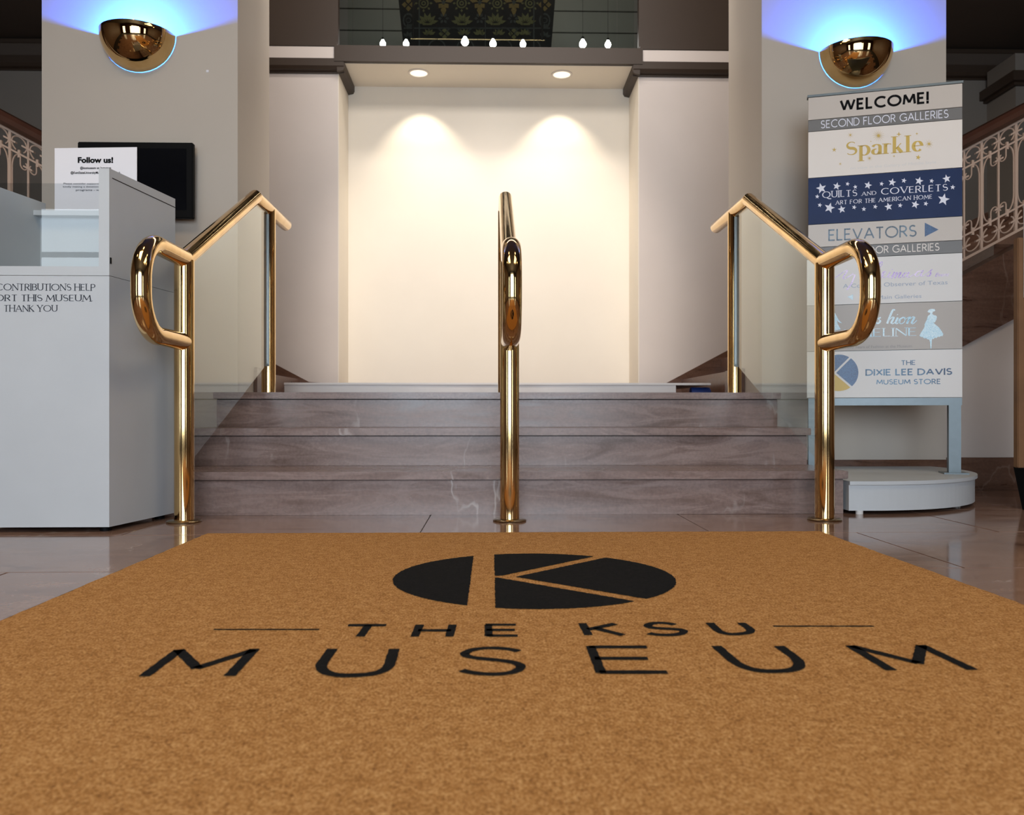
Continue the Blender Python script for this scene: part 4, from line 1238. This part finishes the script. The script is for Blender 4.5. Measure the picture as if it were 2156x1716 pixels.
script('lettering', [
    [(852, 955), (818, 975), (840, 1012), (808, 1050), (782, 1036)],
    [(1075, 842), (1045, 835), (1010, 900), (950, 1052)], [(968, 1015), (1030, 950), (1052, 962), (1018, 1035), (1040, 1054), (1085, 1015)],
    [(1118, 955), (1082, 1035), (1104, 1054), (1150, 1010)], [(1108, 905), (1114, 915)],
    [(1205, 952), (1150, 985), (1142, 1035), (1172, 1054), (1218, 1025), (1228, 970), (1205, 952)],
    [(1228, 985), (1290, 950), (1300, 960), (1258, 1055)], [(1272, 1015), (1350, 945), (1372, 960), (1335, 1035), (1355, 1054), (1415, 1000)]], 3.4, M['foil_pale'], panels[7])
# arrows
poly_mesh('arrow', [[(1947, 469), (1976, 483.5), (1947, 498.5)]], M['foil_deep'], panels[4], sp_lift)
poly_mesh('arrow', [[(1784, 625), (1796, 620), (1796, 632)]], M['foil_pale'], panels[6], sp_lift)
# dress figures
k3 = 2156 / 290.0
lady = [(1580, 865), (1600, 835), (1640, 820), (1690, 822), (1705, 845), (1690, 860), (1665, 865), (1660, 890), (1658, 903), (1690, 920), (1715, 925), (1730, 945), (1722, 985), (1705, 1020), (1690, 1036),
        (1668, 1028), (1700, 1060), (1760, 1110), (1800, 1165), (1830, 1215), (1815, 1250), (1790, 1244), (1770, 1262), (1745, 1255), (1720, 1280), (1695, 1272), (1680, 1292), (1652, 1295), (1648, 1340), (1642, 1440), (1628, 1440), (1622, 1350),
        (1608, 1300), (1580, 1298), (1560, 1280), (1530, 1284), (1505, 1262), (1480, 1262), (1455, 1240), (1480, 1190), (1520, 1130), (1536, 1095), (1535, 1060), (1570, 990), (1585, 935), (1620, 905), (1625, 885), (1600, 878)]
poly_mesh('dress_figure', [[(1740 + a / k3, 540 + b / k3) for a, b in lady]], M['foil_pale'], panels[7], sp_lift)
lady2 = [(40, 900), (100, 870), (135, 885), (160, 935), (195, 1000), (246, 1045), (200, 1035), (160, 1000), (180, 1060), (222, 1140), (60, 1180), (20, 1100), (30, 980)]
poly_mesh('dress_figure', [[(1740 + a / k3, 540 + b / k3) for a, b in lady2]], M['foil_pale'], panels[7], sp_lift)
# store emblem: panel centre measured on the sign
ec = SP(1766, 785); er = (SP(1807, 785) - SP(1725, 785)).length / 2
for j, (pc, mt) in enumerate(zip(emblem(), ('foil_deep', 'foil_deep', 'foil_deep', 'gold'))):
    vs = [ec + uv * (x * er) + Vector((0, 0, y * er)) + nv * .0008 for x, y in pc]
    me = bpy.data.meshes.new('emblem_piece'); me.from_pydata([tuple(v) for v in vs], [], [tuple(range(len(vs)))]); me.materials.append(M[mt]); me.update()
    link_obj('emblem_piece', me, panels[8])

# ------------------------------------------------------------------ wrought-iron balustrades of the side flights
YI = 4.20
q_ = 3.55 * 1740 / 1437 / 1740    # metres per pixel there


def iron(side, s0, s1, zr0, label):
    """zr0: height of the top rail at |x| = 2.45"""
    sg_ = side
    t = thing('stair_balustrade', label, 'balustrade', (side * s0, YI, 1.122 + SLOPE * (s0 - 2.45)))
    zt_ = lambda s: zr0 + SLOPE * (s - 2.45)
    Z = lambda s, tt: zt_(s) + tt
    def bar(name, sa, sb, tt, h, d=.014, mat=M['iron'], y=YI):
        P = [(side * sa, y - d / 2, Z(sa, tt) - h / 2), (side * sb, y - d / 2, Z(sb, tt) - h / 2), (side * sb, y - d / 2, Z(sb, tt) + h / 2), (side * sa, y - d / 2, Z(sa, tt) + h / 2)]
        return MB().prism(P, (0, d, 0)).build(name, mat, t)
    bar('top_rail', s0, s1, 0, .012)
    bar('upper_rail', s0, s1, -.093, .010)
    bar('lower_rail', s0, s1, -.440, .010)
    bar('bottom_rail', s0, s1, -.560, .014)
    P = lambda s, tt, y: (side * s, y, Z(s, tt))
    hr = []
    prof = [(-.035, .007), (.035, .007), (.062, .026), (.066, .052), (.050, .074), (0, .084), (-.050, .074), (-.066, .052), (-.062, .026)]
    MB().prism([(side * s0, YI + a, Z(s0, b)) for a, b in prof], (side * (s1 - s0), 0, SLOPE * (s1 - s0))).build('handrail', M['wood'], t)
    u = .0903
    n = int((s1 - s0) / u)
    base = {}
    def place(key, name, make, s):
        """shared mesh at horizontal station s"""
        if key not in base:
            mb = make(); o = mb.build(name, M['iron'], t, smooth=40); base[key] = o.data
            o.location = (side * s, YI, zt_(s))
        else:
            o = link_obj(name, base[key], t, loc=(side * s, YI, zt_(s)))
    sl_ = SLOPE * side
    def vbar(wd, z0, z1, x=0.0):
        return MB().box((x - wd / 2, -wd / 2, z0), (x + wd / 2, wd / 2, z1))
    def cross(tt, w_=.030, h=.009):
        return MB().prism([(-w_, -.009, tt - h / 2 - sl_ * w_), (w_, -.009, tt - h / 2 + sl_ * w_), (w_, -.009, tt + h / 2 + sl_ * w_), (-w_, -.009, tt + h / 2 - sl_ * w_)], (0, .018, 0))
    def curve(pts, r=.0038):
        # sheared with the slope
        return MB().tube([(x, 0, z + sl_ * x) for x, z in pts], r, (0, 1, 0), n=6, sharp=60, ell=1.6)
    for i in range(n):
        s = s0 + .03 + i * u
        thick = i % 2 == 0
        place(('v', thick), 'baluster', lambda: vbar(.013 if thick else .009, -.556, -.004), s)
        place(('c', -.046), 'cross_bar', lambda: cross(-.046), s)
        place(('c', -.500), 'cross_bar', lambda: cross(-.500), s)
        m = s + u / 2
        place('collar1', 'collar', lambda: vbar(.012, -.112, -.074), m)
        place('collar2', 'collar', lambda: vbar(.012, -.459, -.421), m)
        circ = [(.038 * math.cos(a), -.0455 + .038 * math.sin(a)) for a in [math.radians(-60 + 300 * q / 24 + 0) for q in range(25)]]
        place('ring1', 'ring', lambda: curve([(.037 * math.sin(math.radians(q)), -.046 + .038 * math.cos(math.radians(q))) for q in range(-155, 156, 13)]), m)
        place('ring2', 'ring', lambda: curve([(.037 * math.sin(math.radians(q)), -.500 - .038 * math.cos(math.radians(q))) for q in range(-155, 156, 13)]), m)
        if thick:
            # long flared stems left and right of the stout bar
            for sgn in (-1, 1):
                pts = [(sgn * .042, -.100)] + [(sgn * (.010 + .032 * (1 - math.sin(math.radians(a)))), -.100 - .075 * (1 - math.cos(math.radians(a)))) for a in range(10, 91, 16)]
                low = [(x, -.533 - z) for x, z in reversed(pts)]
                place(('stem', sgn), 'scroll', lambda: curve(pts + low, .0036), s)
        else:
            place(('c', -.143), 'cross_bar', lambda: cross(-.143, .022), s)
            place(('c', -.392), 'cross_bar', lambda: cross(-.392, .022), s)
            for sgn in (-1, 1):
                sp = [(sgn * .040, -.100), (sgn * .040, -.125)] + [(sgn * (.023 + .017 * math.cos(math.radians(a))), -.140 - .020 * math.sin(math.radians(a))) for a in range(0, 260, 26)]
                place(('sc', sgn), 'scroll', lambda: curve(sp, .0034), s)
                sp2 = [(x, -.535 - z) for x, z in sp]
                place(('sd', sgn), 'scroll', lambda: curve(sp2, .0034), s)
    return t


zrR = W(2088, 286, YI); zrL = W(52, 291, YI)
iron(1, 1.95, 3.95, zrR.z - SLOPE * (zrR.x - 2.45), 'cream scrolled iron balustrade with dark handrail rising behind the directory sign')
iron(-1, 2.02, 3.95, zrL.z - SLOPE * (-zrL.x - 2.45), 'cream scrolled iron balustrade with dark handrail rising behind the donation box')

# corner of the stair wall with its cornice, far right
xa = W(2078, 300, YB).x
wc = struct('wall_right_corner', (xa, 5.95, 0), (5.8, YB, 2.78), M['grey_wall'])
cn_ = MB()
cn_.box((xa - .03, 5.92, 2.78), (5.8, YB - .001, 2.80), 0)
cn_.box((xa - .06, 5.88, 2.80), (5.8, YB - .001, 2.87), 0)
cn_.build('trim_corner_moulding', M['taupe'], kind='structure')
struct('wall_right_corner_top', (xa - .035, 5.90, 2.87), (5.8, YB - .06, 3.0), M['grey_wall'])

# stand at the right edge of the view
ds = .39 * 1740 / 202
e0 = D(2143, 800, ds)
sd = thing('notice_stand', 'narrow wooden stand with white notice and dark foot at the right edge', 'sign stand', (e0.x + .1, e0.y, 0))
zz = lambda py: .39 + (870 - py) * ds / 1740
box('wooden_upright', (e0.x, e0.y, zz(985)), (e0.x + .22, e0.y + .03, zz(500)), M['wood_pale'], sd, .003)
box('notice_board', (e0.x + .022, e0.y - .012, zz(627)), (e0.x + .32, e0.y - .001, zz(430)), M['panel_white'], sd, .001)
MB().prism([(e0.x + .006, e0.y - .10, 0), (e0.x + .30, e0.y - .10, 0), (e0.x + .30, e0.y - .02, zz(985)), (e0.x + .02, e0.y - .02, zz(985))], (0, .08, 0)).build('foot', M['black'], sd)

# ------------------------------------------------------------------ rest of the lobby (behind and around the camera)
struct('wall_left', (-5.9, -3.2, 0), (-5.8, 9.4, 6.0), M['lobby'])
struct('wall_right', (5.8, -3.2, 0), (5.9, 9.4, 6.0), M['lobby'])
struct('ceiling', (-5.8, -3.2, 3.55), (5.8, 4.62, 3.65), M['ceiling'])
struct('ceiling_stair', (-5.8, 4.62, 5.8), (5.8, 6.36, 5.9), M['ceiling_pale'])
struct('ceiling_bay_left', (-5.8, 4.62, 3.2), (-1.9, YB - .001, 3.3), M['ceiling'])
struct('ceiling_bay_right', (2.1, 4.62, 3.2), (5.8, YB - .001, 3.3), M['ceiling'])
struct('wall_well_left', (-1.9, 4.62, 3.3), (-1.85, YB, 5.8), M['wall'])
struct('wall_well_right', (2.05, 4.62, 3.3), (2.1, YB, 5.8), M['wall'])
struct('wall_well_front', (-5.8, 4.57, 3.65), (5.8, 4.62, 5.8), M['taupe'])
bw = struct('wall_entrance', (-5.8, -3.3, 0), (5.8, -3.2, 3.55), M['wood'])
wi = 0
for xx, w_ in ((-1.35, 1.1), (0.0, 1.1), (1.35, 1.1), (-4.2, .9), (4.2, .9)):
    wi += 1
    f = struct('window_%d' % wi, (xx - w_ / 2 - .06, -3.2, .1), (xx + w_ / 2 + .06, -3.15, 2.6), M['black'])
    for (z0, z1) in ((.2, 1.0), (1.06, 2.0), (2.06, 2.5)):
        box('pane', (xx - w_ / 2, -3.15, z0), (xx + w_ / 2, -3.14, z1), M['daylight'], f)
for i, (xx, yy) in enumerate(((-1.2, 2.2), (1.4, 2.2), (-1.2, .4), (1.4, .4), (-3.2, 1.6), (3.4, 1.6))):
    c = thing('ceiling_lamp', ['round warm ceiling lamp before the left pier', 'round warm ceiling lamp before the right pier', 'round warm ceiling lamp above the mat, left', 'round warm ceiling lamp above the mat, right', 'round warm ceiling lamp near the left wall', 'round warm ceiling lamp near the right wall'][i], 'ceiling light', (xx, yy, 3.55))
    MB().lathe([(.20, 0), (.20, -.03), (.17, -.035)], (xx, yy, 3.55), n=32).build('rim', M['brass_dull'], c, smooth=40)
    MB().lathe([(.165, -.036), (.12, -.06), (.01, -.07)], (xx, yy, 3.55), n=32).build('shade', M['lamp_warm'], c, smooth=60)
